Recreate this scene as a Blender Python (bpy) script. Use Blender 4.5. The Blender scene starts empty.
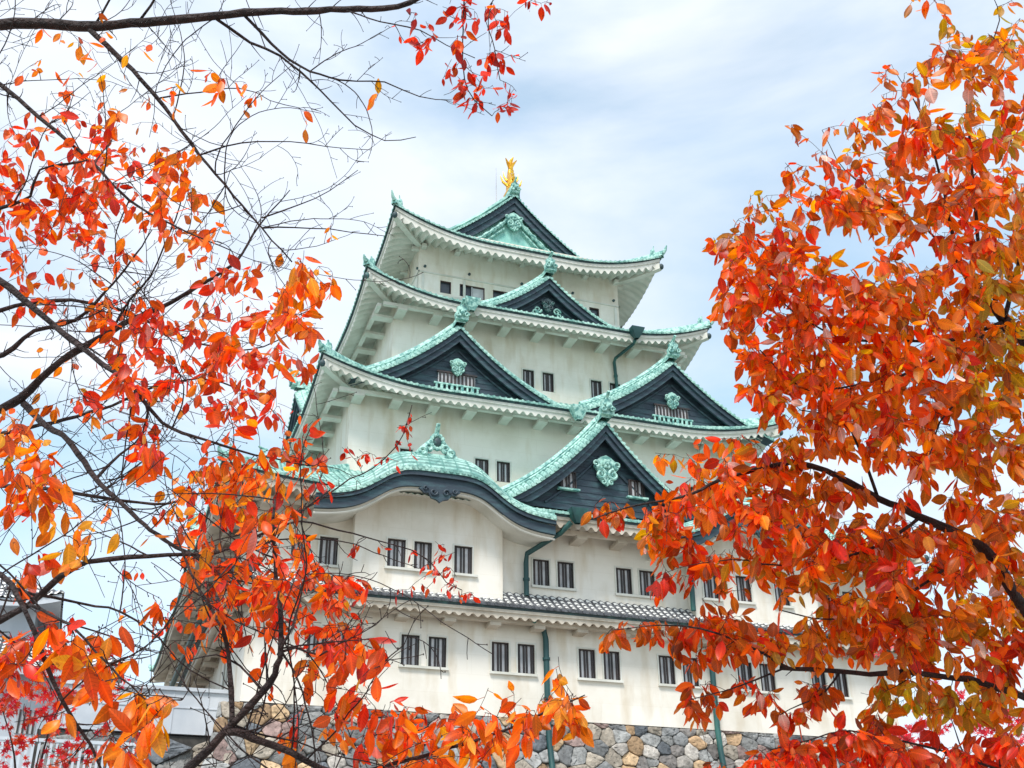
import bpy, math, random
import numpy as np
from mathutils import Vector, Matrix
R = math.radians
random.seed(7); rng = np.random.default_rng(7)
scene = bpy.context.scene
COL = scene.collection

# ------------------------------------------------------------------ camera
FPX, PITCH, YAW, ROLL = 1153.06, R(27.2), R(19.93), R(-0.65)
CAM = np.array([-22.2, -68.08, -10.31])
CF = np.array([math.sin(YAW)*math.cos(PITCH), math.cos(YAW)*math.cos(PITCH), math.sin(PITCH)])
_r = np.array([math.cos(YAW), -math.sin(YAW), 0.0]); _u = np.cross(_r, CF)
CR = _r*math.cos(ROLL) + _u*math.sin(ROLL); CU = -_r*math.sin(ROLL) + _u*math.cos(ROLL)
cam_data = bpy.data.cameras.new('camera'); cam = bpy.data.objects.new('camera', cam_data); COL.objects.link(cam)
cam_data.sensor_width = 36; cam_data.lens = FPX/1024*36; cam_data.clip_start = .05; cam_data.clip_end = 3000
m = Matrix.Identity(4)
for i in range(3):
    m[i][0] = CR[i]; m[i][1] = CU[i]; m[i][2] = -CF[i]; m[i][3] = CAM[i]
cam.matrix_world = m
scene.camera = cam
def pix(x, y, d):
    """a point seen at photo pixel x, y, standing d metres away along the view"""
    return CAM + d*(CF + CR*(x-512)/FPX + CU*(384-y)/FPX)

# ------------------------------------------------------------------ light
SUN_EL, SUN_AZ = R(56), R(215)      # azimuth measured clockwise from +Y
world = bpy.data.worlds.new('World'); scene.world = world; world.use_nodes = True
nt = world.node_tree; nt.nodes.clear()
def N(t, k, **kw):
    n = t.nodes.new(k)
    for a, b in kw.items(): setattr(n, a, b)
    return n
out = N(nt, 'ShaderNodeOutputWorld'); bg = N(nt, 'ShaderNodeBackground')
sky = N(nt, 'ShaderNodeTexSky', sky_type='NISHITA', sun_disc=False)
sky.sun_elevation = SUN_EL; sky.sun_rotation = SUN_AZ; sky.air_density = 1.0; sky.dust_density = .4; sky.ozone_density = 1.1
tc = N(nt, 'ShaderNodeTexCoord'); mp = N(nt, 'ShaderNodeMapping')
mp.inputs['Scale'].default_value = (1.0, 1.0, 2.6); mp.inputs['Rotation'].default_value = (0.1, 0.2, 0.5)
mp.inputs['Location'].default_value = (1.3, 0.7, 0.4)
nz = N(nt, 'ShaderNodeTexNoise'); nz.inputs['Scale'].default_value = 2.3; nz.inputs['Detail'].default_value = 7; nz.inputs['Roughness'].default_value = .5
nz.inputs['Distortion'].default_value = .35
ramp = N(nt, 'ShaderNodeValToRGB'); ramp.color_ramp.elements[0].position = .36; ramp.color_ramp.elements[1].position = .56
ramp.color_ramp.elements[0].color = (.42, .42, .42, 1); ramp.color_ramp.elements[1].color = (1, 1, 1, 1)
nz2 = N(nt, 'ShaderNodeTexNoise'); nz2.inputs['Scale'].default_value = 4.0; nz2.inputs['Detail'].default_value = 5
cl = N(nt, 'ShaderNodeValToRGB'); cl.color_ramp.elements[0].position = .3; cl.color_ramp.elements[1].position = .7
cl.color_ramp.elements[0].color = (4.15, 4.7, 5.5, 1); cl.color_ramp.elements[1].color = (4.85, 5.1, 5.5, 1)
mix = N(nt, 'ShaderNodeMix', data_type='RGBA'); mix.inputs['Factor'].default_value = 1
tint = N(nt, 'ShaderNodeMix', data_type='RGBA', blend_type='MULTIPLY'); tint.inputs['Factor'].default_value = 1; tint.inputs['B'].default_value = (1.10, 1.50, 1.32, 1)
L = nt.links.new
L(tc.outputs['Generated'], mp.inputs['Vector']); L(mp.outputs[0], nz.inputs['Vector']); L(mp.outputs[0], nz2.inputs['Vector'])
L(nz.outputs['Fac'], ramp.inputs[0]); L(nz2.outputs['Fac'], cl.inputs[0])
L(ramp.outputs['Color'], mix.inputs['Factor']); L(sky.outputs[0], tint.inputs['A']); L(tint.outputs['Result'], mix.inputs['A']); L(cl.outputs['Color'], mix.inputs['B'])
L(mix.outputs['Result'], bg.inputs['Color']); bg.inputs['Strength'].default_value = .15
L(bg.outputs[0], out.inputs['Surface'])
sd = bpy.data.lights.new('sun', 'SUN'); sd.energy = 2.9; sd.angle = R(16); sd.color = (1, .95, .88)
so = bpy.data.objects.new('sun', sd); COL.objects.link(so)
sdir = Vector((math.sin(SUN_AZ)*math.cos(SUN_EL), math.cos(SUN_AZ)*math.cos(SUN_EL), math.sin(SUN_EL)))
so.rotation_euler = sdir.to_track_quat('Z', 'Y').to_euler()
scene.view_settings.view_transform = 'Standard'; scene.view_settings.look = 'None'
scene.view_settings.exposure = 0.50; scene.view_settings.gamma = 1
scene.cycles.max_bounces = 6; scene.cycles.transparent_max_bounces = 4
scene.cycles.diffuse_bounces = 4

# ------------------------------------------------------------------ materials
def mat(name, col, rough=.7, var=None, scale=1.0, detail=5, bump=0, bscale=8, metal=0, lo=.35, hi=.65, stretch=None):
    m = bpy.data.materials.new(name); m.use_nodes = True; t = m.node_tree
    b = t.nodes['Principled BSDF']; b.inputs['Roughness'].default_value = rough; b.inputs['Metallic'].default_value = metal
    b.inputs['Base Color'].default_value = (*col, 1)
    co = N(t, 'ShaderNodeTexCoord'); mpn = N(t, 'ShaderNodeMapping')
    t.links.new(co.outputs['Object'], mpn.inputs[0])
    if stretch: mpn.inputs['Scale'].default_value = stretch
    if var:
        n = N(t, 'ShaderNodeTexNoise'); n.inputs['Scale'].default_value = scale; n.inputs['Detail'].default_value = detail; n.inputs['Roughness'].default_value = .6
        r = N(t, 'ShaderNodeValToRGB'); r.color_ramp.elements[0].position = lo; r.color_ramp.elements[1].position = hi
        r.color_ramp.elements[0].color = (*col, 1); r.color_ramp.elements[1].color = (*var, 1)
        t.links.new(mpn.outputs[0], n.inputs['Vector']); t.links.new(n.outputs['Fac'], r.inputs[0]); t.links.new(r.outputs[0], b.inputs['Base Color'])
    if bump:
        n2 = N(t, 'ShaderNodeTexNoise'); n2.inputs['Scale'].default_value = bscale; n2.inputs['Detail'].default_value = 6
        bn = N(t, 'ShaderNodeBump'); bn.inputs['Strength'].default_value = bump; bn.inputs['Distance'].default_value = .05
        t.links.new(mpn.outputs[0], n2.inputs['Vector']); t.links.new(n2.outputs['Fac'], bn.inputs['Height']); t.links.new(bn.outputs[0], b.inputs['Normal'])
    return m
def tree_of(m): return m.node_tree, m.node_tree.nodes['Principled BSDF']

M = {}
def plaster_mat():
    m = mat('white_plaster', (.82, .775, .71), .85, (.62, .565, .475), .28, 8, .12, 3, lo=.44, hi=.76)
    t, b = tree_of(m)                       # rain streaks and faint seams of the sprayed panels
    co = N(t, 'ShaderNodeTexCoord'); mp_ = N(t, 'ShaderNodeMapping'); mp_.inputs['Scale'].default_value = (.9, .9, .22)
    n = N(t, 'ShaderNodeTexNoise'); n.inputs['Scale'].default_value = 1.5; n.inputs['Detail'].default_value = 7
    r = N(t, 'ShaderNodeValToRGB'); r.color_ramp.elements[0].position = .50; r.color_ramp.elements[1].position = .80
    r.color_ramp.elements[0].color = (1, 1, 1, 1); r.color_ramp.elements[1].color = (.76, .68, .56, 1)
    br = N(t, 'ShaderNodeTexBrick'); br.inputs['Scale'].default_value = 1; br.inputs['Mortar Size'].default_value = .012
    br.inputs['Color1'].default_value = (1, 1, 1, 1); br.inputs['Color2'].default_value = (.985, .98, .97, 1); br.inputs['Mortar'].default_value = (.93, .92, .90, 1)
    br.inputs['Brick Width'].default_value = 2.1; br.inputs['Row Height'].default_value = .9; br.inputs['Mortar Smooth'].default_value = .5
    mp2 = N(t, 'ShaderNodeMapping'); mp2.inputs['Rotation'].default_value = (R(90), 0, 0)
    mx = N(t, 'ShaderNodeMix', data_type='RGBA', blend_type='MULTIPLY'); mx.inputs['Factor'].default_value = 1
    mx2 = N(t, 'ShaderNodeMix', data_type='RGBA', blend_type='MULTIPLY'); mx2.inputs['Factor'].default_value = 1
    src = b.inputs['Base Color'].links[0].from_socket
    l = t.links.new
    l(co.outputs['Object'], mp_.inputs[0]); l(mp_.outputs[0], n.inputs['Vector']); l(n.outputs['Fac'], r.inputs[0])
    l(co.outputs['Object'], mp2.inputs[0]); l(mp2.outputs[0], br.inputs['Vector'])
    l(src, mx.inputs['A']); l(r.outputs[0], mx.inputs['B']); l(mx.outputs['Result'], mx2.inputs['A']); l(br.outputs['Color'], mx2.inputs['B'])
    l(mx2.outputs['Result'], b.inputs['Base Color'])
    return m
M['plaster'] = plaster_mat()
M['trim_warm'] = mat('weathered_eave', (.62, .56, .48), .85, (.44, .38, .31), .7, 6, .15, 5)
M['trim'] = mat('painted_eave', (.72, .71, .66), .8, (.56, .55, .49), .8, 5, .1, 6)
def copper_mat():
    m = mat('verdigris_copper', (.15, .34, .30), .55, (.44, .68, .60), 1.1, 9, .25, 9, lo=.36, hi=.60)
    t, b = tree_of(m); l = t.links.new
    uv = N(t, 'ShaderNodeUVMap'); sp = N(t, 'ShaderNodeSeparateXYZ'); l(uv.outputs[0], sp.inputs[0])
    # course joints across the slope (V is metres up the slope) and dark pans between the rolls
    f = N(t, 'ShaderNodeMath', operation='FRACT'); mu = N(t, 'ShaderNodeMath', operation='MULTIPLY'); mu.inputs[1].default_value = 2.2
    l(sp.outputs['Y'], mu.inputs[0]); l(mu.outputs[0], f.inputs[0])
    lt = N(t, 'ShaderNodeMath', operation='LESS_THAN'); lt.inputs[1].default_value = .12; l(f.outputs[0], lt.inputs[0])
    n = N(t, 'ShaderNodeTexNoise'); n.inputs['Scale'].default_value = 5; n.inputs['Detail'].default_value = 6
    co = N(t, 'ShaderNodeTexCoord'); l(co.outputs['Object'], n.inputs['Vector'])
    r = N(t, 'ShaderNodeValToRGB'); r.color_ramp.elements[0].position = .50; r.color_ramp.elements[1].position = .66
    r.color_ramp.elements[0].color = (0, 0, 0, 1); r.color_ramp.elements[1].color = (.75, .75, .75, 1); l(n.outputs['Fac'], r.inputs[0])
    m1 = N(t, 'ShaderNodeMix', data_type='RGBA'); m1.inputs['B'].default_value = (.07, .20, .18, 1)
    src = b.inputs['Base Color'].links[0].from_socket
    l(src, m1.inputs['A']); l(r.outputs[0], m1.inputs['Factor'])
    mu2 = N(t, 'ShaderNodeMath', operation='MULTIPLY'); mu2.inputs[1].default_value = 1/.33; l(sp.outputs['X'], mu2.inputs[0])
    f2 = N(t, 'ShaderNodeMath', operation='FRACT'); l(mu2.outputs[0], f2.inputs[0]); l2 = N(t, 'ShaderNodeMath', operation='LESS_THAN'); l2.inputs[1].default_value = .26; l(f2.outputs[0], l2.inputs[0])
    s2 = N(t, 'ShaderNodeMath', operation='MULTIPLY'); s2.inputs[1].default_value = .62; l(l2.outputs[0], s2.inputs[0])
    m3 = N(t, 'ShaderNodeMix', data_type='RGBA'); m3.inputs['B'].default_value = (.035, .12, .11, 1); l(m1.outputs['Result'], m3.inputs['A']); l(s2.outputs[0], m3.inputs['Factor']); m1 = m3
    m2 = N(t, 'ShaderNodeMix', data_type='RGBA'); m2.inputs['B'].default_value = (.06, .20, .17, 1)
    sc = N(t, 'ShaderNodeMath', operation='MULTIPLY'); sc.inputs[1].default_value = .65; l(lt.outputs[0], sc.inputs[0])
    l(m1.outputs['Result'], m2.inputs['A']); l(sc.outputs[0], m2.inputs['Factor']); l(m2.outputs['Result'], b.inputs['Base Color'])
    return m
M['copper'] = copper_mat()
M['copper_plain'] = mat('verdigris_ornament', (.09, .27, .25), .6, (.42, .68, .60), 4.5, 8, .5, 14, lo=.40, hi=.58)
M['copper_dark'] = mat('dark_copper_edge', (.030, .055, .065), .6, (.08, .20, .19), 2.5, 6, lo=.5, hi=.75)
M['pipe'] = mat('dark_green_copper_pipe', (.012, .060, .062), .5, (.05, .20, .17), 1.2, 6, lo=.5, hi=.8, stretch=(1, 1, .3))
M['navy'] = mat('dark_gable_boards', (.024, .042, .062), .6, (.055, .13, .15), 1.0, 7, .3, 10, lo=.45, hi=.8, stretch=(1, 1, 5))
M['verdi_board'] = mat('verdigris_boards', (.20, .50, .44), .6, (.36, .66, .58), 1.5, 7, .3, 10, stretch=(3, 3, 1))
M['gold'] = mat('gilded_scales', (.95, .52, .06), .28, (.55, .25, .02), 6, 5, .5, 14, metal=.85, lo=.4, hi=.75)
M['shutter'] = mat('pale_shutter', (.62, .62, .64), .6, (.42, .42, .44), 1.5, 3)
M['bar'] = mat('dark_window_bar', (.022, .022, .024), .6, (.05, .032, .03), 1.2, 3)
M['glass'] = mat('dark_window_glass', (.05, .06, .075), .12)
M['frame_brown'] = mat('brown_window_frame', (.085, .045, .04), .5)
def kawara_mat():
    m = mat('grey_clay_tile', (.045, .048, .055), .5, (.12, .125, .14), 3, 5, lo=.4, hi=.65)
    t, b = tree_of(m); l = t.links.new
    uv = N(t, 'ShaderNodeUVMap'); sp = N(t, 'ShaderNodeSeparateXYZ'); l(uv.outputs[0], sp.inputs[0])
    def fr(sock, k, lim, inv=False, off=0):
        mu = N(t, 'ShaderNodeMath', operation='MULTIPLY_ADD'); mu.inputs[1].default_value = k; mu.inputs[2].default_value = off; l(sock, mu.inputs[0])
        f = N(t, 'ShaderNodeMath', operation='FRACT'); l(mu.outputs[0], f.inputs[0])
        c = N(t, 'ShaderNodeMath', operation='GREATER_THAN' if inv else 'LESS_THAN'); c.inputs[1].default_value = lim; l(f.outputs[0], c.inputs[0]); return c
    a = fr(sp.outputs['Y'], 3.0, .55); c = fr(sp.outputs['X'], 1/.33, .34, True)
    mm = N(t, 'ShaderNodeMath', operation='MULTIPLY'); l(a.outputs[0], mm.inputs[0]); l(c.outputs[0], mm.inputs[1])
    mx = N(t, 'ShaderNodeMix', data_type='RGBA'); mx.inputs['B'].default_value = (.66, .66, .64, 1)
    src = b.inputs['Base Color'].links[0].from_socket
    l(mm.outputs[0], mx.inputs['Factor']); l(src, mx.inputs['A']); l(mx.outputs['Result'], b.inputs['Base Color'])
    return m
M['kawara'] = kawara_mat()
def attr_mat(name, rough=.8, noise=.35, nscale=3, bump=.5, bscale=6, transl=0, spec=.5):
    m = bpy.data.materials.new(name); m.use_nodes = True; t, b = tree_of(m); l = t.links.new
    b.inputs['Roughness'].default_value = rough; b.inputs['Specular IOR Level'].default_value = spec
    at = N(t, 'ShaderNodeAttribute'); at.attribute_name = 'col'
    co = N(t, 'ShaderNodeTexCoord')
    n = N(t, 'ShaderNodeTexNoise'); n.inputs['Scale'].default_value = nscale; n.inputs['Detail'].default_value = 8; n.inputs['Roughness'].default_value = .65
    l(co.outputs['Object'], n.inputs['Vector'])
    mr = N(t, 'ShaderNodeMapRange'); mr.inputs['From Min'].default_value = .25; mr.inputs['From Max'].default_value = .75
    mr.inputs['To Min'].default_value = 1-noise; mr.inputs['To Max'].default_value = 1+noise; l(n.outputs['Fac'], mr.inputs['Value'])
    mx = N(t, 'ShaderNodeVectorMath', operation='SCALE'); l(at.outputs['Color'], mx.inputs[0]); l(mr.outputs[0], mx.inputs['Scale'])
    l(mx.outputs[0], b.inputs['Base Color'])
    if bump:
        n2 = N(t, 'ShaderNodeTexNoise'); n2.inputs['Scale'].default_value = bscale; n2.inputs['Detail'].default_value = 8
        l(co.outputs['Object'], n2.inputs['Vector']); bn = N(t, 'ShaderNodeBump'); bn.inputs['Strength'].default_value = bump; bn.inputs['Distance'].default_value = .06
        l(n2.outputs['Fac'], bn.inputs['Height']); l(bn.outputs[0], b.inputs['Normal'])
    if transl:
        uv = N(t, 'ShaderNodeUVMap'); sp = N(t, 'ShaderNodeSeparateXYZ'); l(uv.outputs[0], sp.inputs[0])
        ab = N(t, 'ShaderNodeMath', operation='ABSOLUTE'); l(sp.outputs['X'], ab.inputs[0])
        v1 = N(t, 'ShaderNodeMath', operation='MULTIPLY'); v1.inputs[1].default_value = -1.5; l(ab.outputs[0], v1.inputs[0])
        v2 = N(t, 'ShaderNodeMath', operation='MULTIPLY_ADD'); v2.inputs[1].default_value = 8; l(sp.outputs['Y'], v2.inputs[0]); l(v1.outputs[0], v2.inputs[2])
        v3 = N(t, 'ShaderNodeMath', operation='FRACT'); l(v2.outputs[0], v3.inputs[0]); v4 = N(t, 'ShaderNodeMath', operation='LESS_THAN'); v4.inputs[1].default_value = .2; l(v3.outputs[0], v4.inputs[0])
        v5 = N(t, 'ShaderNodeMath', operation='LESS_THAN'); v5.inputs[1].default_value = .10; l(ab.outputs[0], v5.inputs[0])
        v6 = N(t, 'ShaderNodeMath', operation='MULTIPLY_ADD'); v6.inputs[1].default_value = -.20; v6.inputs[2].default_value = 1; l(v4.outputs[0], v6.inputs[0])
        v7 = N(t, 'ShaderNodeMath', operation='MULTIPLY_ADD'); v7.inputs[1].default_value = .30; l(v5.outputs[0], v7.inputs[0]); l(v6.outputs[0], v7.inputs[2])
        mv = N(t, 'ShaderNodeVectorMath', operation='SCALE'); l(mx.outputs[0], mv.inputs[0]); l(v7.outputs[0], mv.inputs['Scale'])
        n3 = N(t, 'ShaderNodeTexNoise'); n3.inputs['Scale'].default_value = 55; n3.inputs['Detail'].default_value = 3; l(co.outputs['Object'], n3.inputs['Vector'])
        r3 = N(t, 'ShaderNodeValToRGB'); r3.color_ramp.elements[0].position = .64; r3.color_ramp.elements[1].position = .72; r3.color_ramp.elements[1].color = (.8, .8, .8, 1); l(n3.outputs['Fac'], r3.inputs[0])
        sm = N(t, 'ShaderNodeMix', data_type='RGBA'); sm.inputs['B'].default_value = (.16, .035, .012, 1); l(r3.outputs[0], sm.inputs['Factor']); l(mv.outputs[0], sm.inputs['A'])
        l(sm.outputs['Result'], b.inputs['Base Color'])
        class _o: outputs = [sm.outputs['Result']]
        mx = _o
        tr = N(t, 'ShaderNodeBsdfTranslucent'); sat = N(t, 'ShaderNodeHueSaturation'); sat.inputs['Saturation'].default_value = 1.1; sat.inputs['Value'].default_value = 1.5
        l(mx.outputs[0], sat.inputs['Color']); l(sat.outputs[0], tr.inputs['Color'])
        ms = N(t, 'ShaderNodeMixShader'); ms.inputs[0].default_value = transl
        o = t.nodes['Material Output']; l(b.outputs[0], ms.inputs[1]); l(tr.outputs[0], ms.inputs[2]); l(ms.outputs[0], o.inputs['Surface'])
    return m
M['stone'] = attr_mat('rubble_stone', .9, .55, 3.2, 1.0, 7)
M['mortar'] = mat('dark_joint', (.04, .038, .036), .95, (.08, .075, .07), 3)
M['leaf'] = attr_mat('autumn_leaf', .38, .22, 30, 0, transl=.56, spec=.5)
M['bark'] = mat('cherry_bark', (.020, .011, .011), .8, (.075, .045, .042), 22, 8, .9, 60, lo=.4, hi=.7)
M['bark_pale'] = mat('grey_bark', (.06, .04, .035), .8, (.16, .12, .11), 18, 8, .8, 50, lo=.35, hi=.7)
M['ground'] = mat('gravel_ground', (.20, .18, .15), .95, (.30, .28, .24), .8, 8, .4, 20)
M['greywall'] = mat('pale_grey_wall', (.60, .63, .68), .8, (.46, .50, .56), .5, 5)
M['dullstone'] = mat('brown_grey_stone', (.16, .145, .13), .9, (.26, .24, .21), 2, 6, .6, 4)

# ------------------------------------------------------------------ mesh builder
class MB:
    def __init__(s): s.v = []; s.f = []; s.uv = []; s.col = []; s.mi = []; s.cur = 0; s.c = (1, 1, 1)
    def vert(s, p, uv=(.2, .6)): s.v.append(tuple(float(q) for q in p)); s.uv.append(uv); s.col.append(s.c); return len(s.v)-1
    def face(s, idx): s.f.append(tuple(idx)); s.mi.append(s.cur)
    def quad(s, a, b, c, d):
        i = [s.vert(p) for p in (a, b, c, d)]; s.face(i)
    def poly(s, pts): s.face([s.vert(p) for p in pts])
    def grid(s, P, UV=None, flip=False, closed=False):
        nr, nc = len(P), len(P[0]); base = len(s.v)
        for i in range(nr):
            for j in range(nc): s.vert(P[i][j], UV[i][j] if UV else (.2, .6))
        for i in range(nr-1):
            for j in range(nc-1 + (1 if closed else 0)):
                j2 = (j+1) % nc
                q = (base+i*nc+j, base+i*nc+j2, base+(i+1)*nc+j2, base+(i+1)*nc+j)
                s.face(q[::-1] if flip else q)
    def box(s, c, sz, T=None):
        x, y, z = c; a, b, h = sz[0]/2, sz[1]/2, sz[2]/2
        P = [(x+i*a, y+j*b, z+k*h) for k in (-1, 1) for i, j in ((-1, -1), (1, -1), (1, 1), (-1, 1))]
        if T: P = [T(*p) for p in P]
        i = [s.vert(p) for p in P]
        for q in ((3, 2, 1, 0), (4, 5, 6, 7), (0, 1, 5, 4), (1, 2, 6, 5), (2, 3, 7, 6), (3, 0, 4, 7)): s.face([i[k] for k in q])
    def tube(s, pts, rad, n=6, cap=True):
        pts = [np.array(p, float) for p in pts]
        if not hasattr(rad, '__len__'): rad = [rad]*len(pts)
        t = pts[1]-pts[0]; t /= np.linalg.norm(t)+1e-9
        a = np.cross(t, (0, 0, 1.)); 
        if np.linalg.norm(a) < .1: a = np.cross(t, (1., 0, 0))
        a /= np.linalg.norm(a); base = len(s.v)
        for i, p in enumerate(pts):
            t = pts[min(i+1, len(pts)-1)]-pts[max(i-1, 0)]; t /= np.linalg.norm(t)+1e-9
            a = a-t*(a@t); a /= np.linalg.norm(a)+1e-9; b = np.cross(t, a)
            for k in range(n):
                an = 2*math.pi*k/n; s.vert(p+rad[i]*(math.cos(an)*a+math.sin(an)*b), (.2, .6))
        for i in range(len(pts)-1):
            for k in range(n):
                k2 = (k+1) % n; s.face((base+i*n+k, base+i*n+k2, base+(i+1)*n+k2, base+(i+1)*n+k))
        if cap:
            s.face([base+k for k in range(n)][::-1]); s.face([base+(len(pts)-1)*n+k for k in range(n)])
    def ball(s, c, r, n=8, m_=5):
        c = np.array(c, float); r = np.array(r if hasattr(r, '__len__') else (r, r, r), float)
        P = [[c+r*np.array([math.sin(math.pi*i/m_)*math.cos(2*math.pi*j/n), math.sin(math.pi*i/m_)*math.sin(2*math.pi*j/n), math.cos(math.pi*i/m_)]) for j in range(n)] for i in range(m_+1)]
        s.grid(P, closed=True, flip=True)
    def build(s, name, mats, parent=None, smooth=True, label=None, angle=40):
        me = bpy.data.meshes.new(name); me.from_pydata(s.v, [], s.f)
        if not isinstance(mats, (list, tuple)): mats = [mats]
        for mm in mats: me.materials.append(mm)
        nl = len(me.loops); li = np.empty(nl, np.int32); me.loops.foreach_get('vertex_index', li)
        uvl = me.uv_layers.new(name='UVMap'); uvl.data.foreach_set('uv', np.array(s.uv, np.float32)[li].ravel())
        ca = me.color_attributes.new('col', 'FLOAT_COLOR', 'POINT'); c4 = np.ones((len(s.v), 4), np.float32); c4[:, :3] = np.array(s.col, np.float32); ca.data.foreach_set('color', c4.ravel())
        me.polygons.foreach_set('material_index', np.array(s.mi, np.int32))
        if smooth:
            me.polygons.foreach_set('use_smooth', np.ones(len(s.f), bool))
        me.update()
        if smooth and angle < 180: me.set_sharp_from_angle(angle=R(angle))
        o = bpy.data.objects.new(name, me); COL.objects.link(o)
        if parent is not None: o.parent = parent
        if label: o['label'] = label
        return o
def empty(name, label, cat, loc=(0, 0, 0)):
    o = bpy.data.objects.new(name, None); COL.objects.link(o); o.location = loc; o['label'] = label; o['category'] = cat; return o
def tag(o, label, cat): o['label'] = label; o['category'] = cat; return o
def lerp(a, b, t): return a+(b-a)*t

# four sides of the keep: side(u along the face, v outward from the centre, z)
SIDES = {'front': lambda u, v, z: (u, -v, z), 'back': lambda u, v, z: (-u, v, z),
         'left': lambda u, v, z: (-v, -u, z), 'right': lambda u, v, z: (v, u, z)}

# ------------------------------------------------------------------ ground
g = MB(); g.quad((-900, -900, -11.9), (900, -900, -11.9), (900, 900, -11.9), (-900, 900, -11.9))
o = g.build('ground', M['ground'], smooth=False); o['kind'] = 'structure'

# ------------------------------------------------------------------ keep
keep = empty('castle_keep', 'white five-tiered Japanese castle keep with green copper roofs standing on a rubble stone base', 'castle')

def roof(A, B, a, b, zE, zI, U, Lc, soffit_a, soffit_b, gm='copper', rib=.33, amp=.055, curve=.3, sides=('front', 'left', 'right', 'back'), fascia=.34, zS=None, purlin=True, gold=False, label=None, wave=.11, cut=()):
    """skirt roof: eave half sizes A, B; inner half sizes a, b"""
    def up(d, t): return U*max(0, 1-d/Lc)**2.0*(1-t)**1.3
    gfun = lambda t: t*(1-curve)+curve*t*t
    rm = MB(); em = MB(); fm = MB(); dk = MB()
    for sn in sides:
        T = SIDES[sn]
        Au, Av, au, av = (A, B, a, b) if sn in ('front', 'back') else (B, A, b, a)
        su, sv = (soffit_a, soffit_b) if sn in ('front', 'back') else (soffit_b, soffit_a)
        fine = sn in ('front', 'left')
        prof = [0, 0, .75, 1, .75] if fine else [0, 1]
        nrib = int(round(2*Au/rib)); cols = []
        for k in range(nrib):
            for q, h in enumerate(prof): cols.append((-Au+2*Au*(k+q/len(prof))/nrib, h))
        cols.append((Au, 0)); kx = nrib/(2*Au)*.33
        nt_ = 9
        P = []; UV = []
        for j in range(nt_+1):
            row = []; ur = []
            for u, h in cols:
                tm = min(1, (Au-abs(u))/(Au-au)) if Au > au else 1
                t = tm*j/nt_
                z = zE+(zI-zE)*gfun(t)+up(lerp(Au, au, t)-abs(u), t)+amp*h*(1 if tm > .03 else 0)
                row.append(T(u, lerp(Av, av, t), z)); ur.append(((u+Au)*kx, t*(Av-av)*1.15+.15))
            P.append(row); UV.append(ur)
        rm.grid(P, UV)
        # eave front: thin copper lip, dark under-edge, white fascia, corrugated soffit of plastered rafters
        n = int(2*Au/.12); us = [-Au+2*Au*k/n for k in range(n+1)]
        def strip(mb, v0, d0, v1, d1):
            r0 = []; r1 = []
            for u in us:
                z = zE+up(Au-abs(u), 0)
                r0.append(T(u*(v0/Av if abs(u) > Au-1 else 1) if False else u*(1-(Av-v0)/Au), v0, z+d0)); r1.append(T(u*(1-(Av-v1)/Au), v1, z+d1))
            mb.grid([r1, r0])
        strip(rm, Av, .02, Av, -.10)
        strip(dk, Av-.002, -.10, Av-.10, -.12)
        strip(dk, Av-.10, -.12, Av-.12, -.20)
        strip(em, Av-.12, -.20, Av-.13, -.20-fascia*.45)
        strip(em, Av-.13, -.20-fascia*.45, Av-.19, -.20-fascia*.47)
        strip(em, Av-.19, -.20-fascia*.47, Av-.20, -.20-fascia)
        # round tile ends along the eave
        if fine or sn == 'right':
            for k in range(nrib):
                u = -Au+2*Au*(k+.6)/nrib; z = zE+up(Au-abs(u), 0)+.0
                c = []
                for an in range(7):
                    t_ = 2*math.pi*an/7; c.append(T(u+.085*math.cos(t_), Av+.035, z-.02+.085*math.sin(t_)))
                rm.poly(c)
                c2 = [T(u+.085*math.cos(2*math.pi*an/7), Av-.02, z-.02+.085*math.sin(2*math.pi*an/7)) for an in range(7)]
                rm.grid([c, c2], closed=True)
        # soffit
        so0 = Av-.20; zb = -.20-fascia+.02
        zw = zS if zS is not None else zE+.05
        per = .46; nw = int(round(2*Au/per)); cols2 = [(-Au+2*Au*(k+q/6)/nw, -wave*(1-math.cos(2*math.pi*q/6))) for k in range(nw) for q in range(6)]+[(Au, 0)]
        P = []
        if sn in ('right', 'back'): cols2 = [(u, h*.3) for u, h in cols2]
        for j in range(-1, 7):
            row = []; flat = 0 if j < 0 else 1; j = max(j, 0)
            for u, h in cols2:
                h *= flat
                u2 = u*(1-.20/Au)
                tm = min(1, max(0, (Au-abs(u))/(Au-su))) if Au > su else 1
                t = tm*j/6
                z = lerp(zE+zb, zw, t)+up(lerp(Au, su, t)-abs(u), t*.9)
                row.append(T(u2 if t < .01 else u, lerp(so0, sv, t), z+h))
            P.append(row)
        fm.grid(P, flip=True)
        # purlin on brackets
        if purlin:
            vp = sv+(Av-sv)*.48
            zp = lerp(zE+zb, zw, .52)-wave*2-.12
            ux = su+(Au-su)*.40
            npz = int(ux*2/.5)
            for k in range(npz): em.box((-ux+2*ux*(k+.5)/npz, vp, zp), (2*ux/npz, .24, .20), T)
            nb = int(round(2*su/2.15))
            for k in range(nb+1):
                u = -su+.25+(2*su-.5)*k/nb
                em.box((u, (sv+vp+.06)/2, zp-.19), (.54, vp+.20-sv, .16), T)
        else:
            nb = int(round(2*su/2.3))
            for k in range(nb+1):
                u = -su+.2+(2*su-.4)*k/nb
                em.box((u, sv+.22, zw-wave*2-.10), (.3, .5, .2), T)
    # hip rafters below the corners and hip ridges above
    hrs = []
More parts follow.
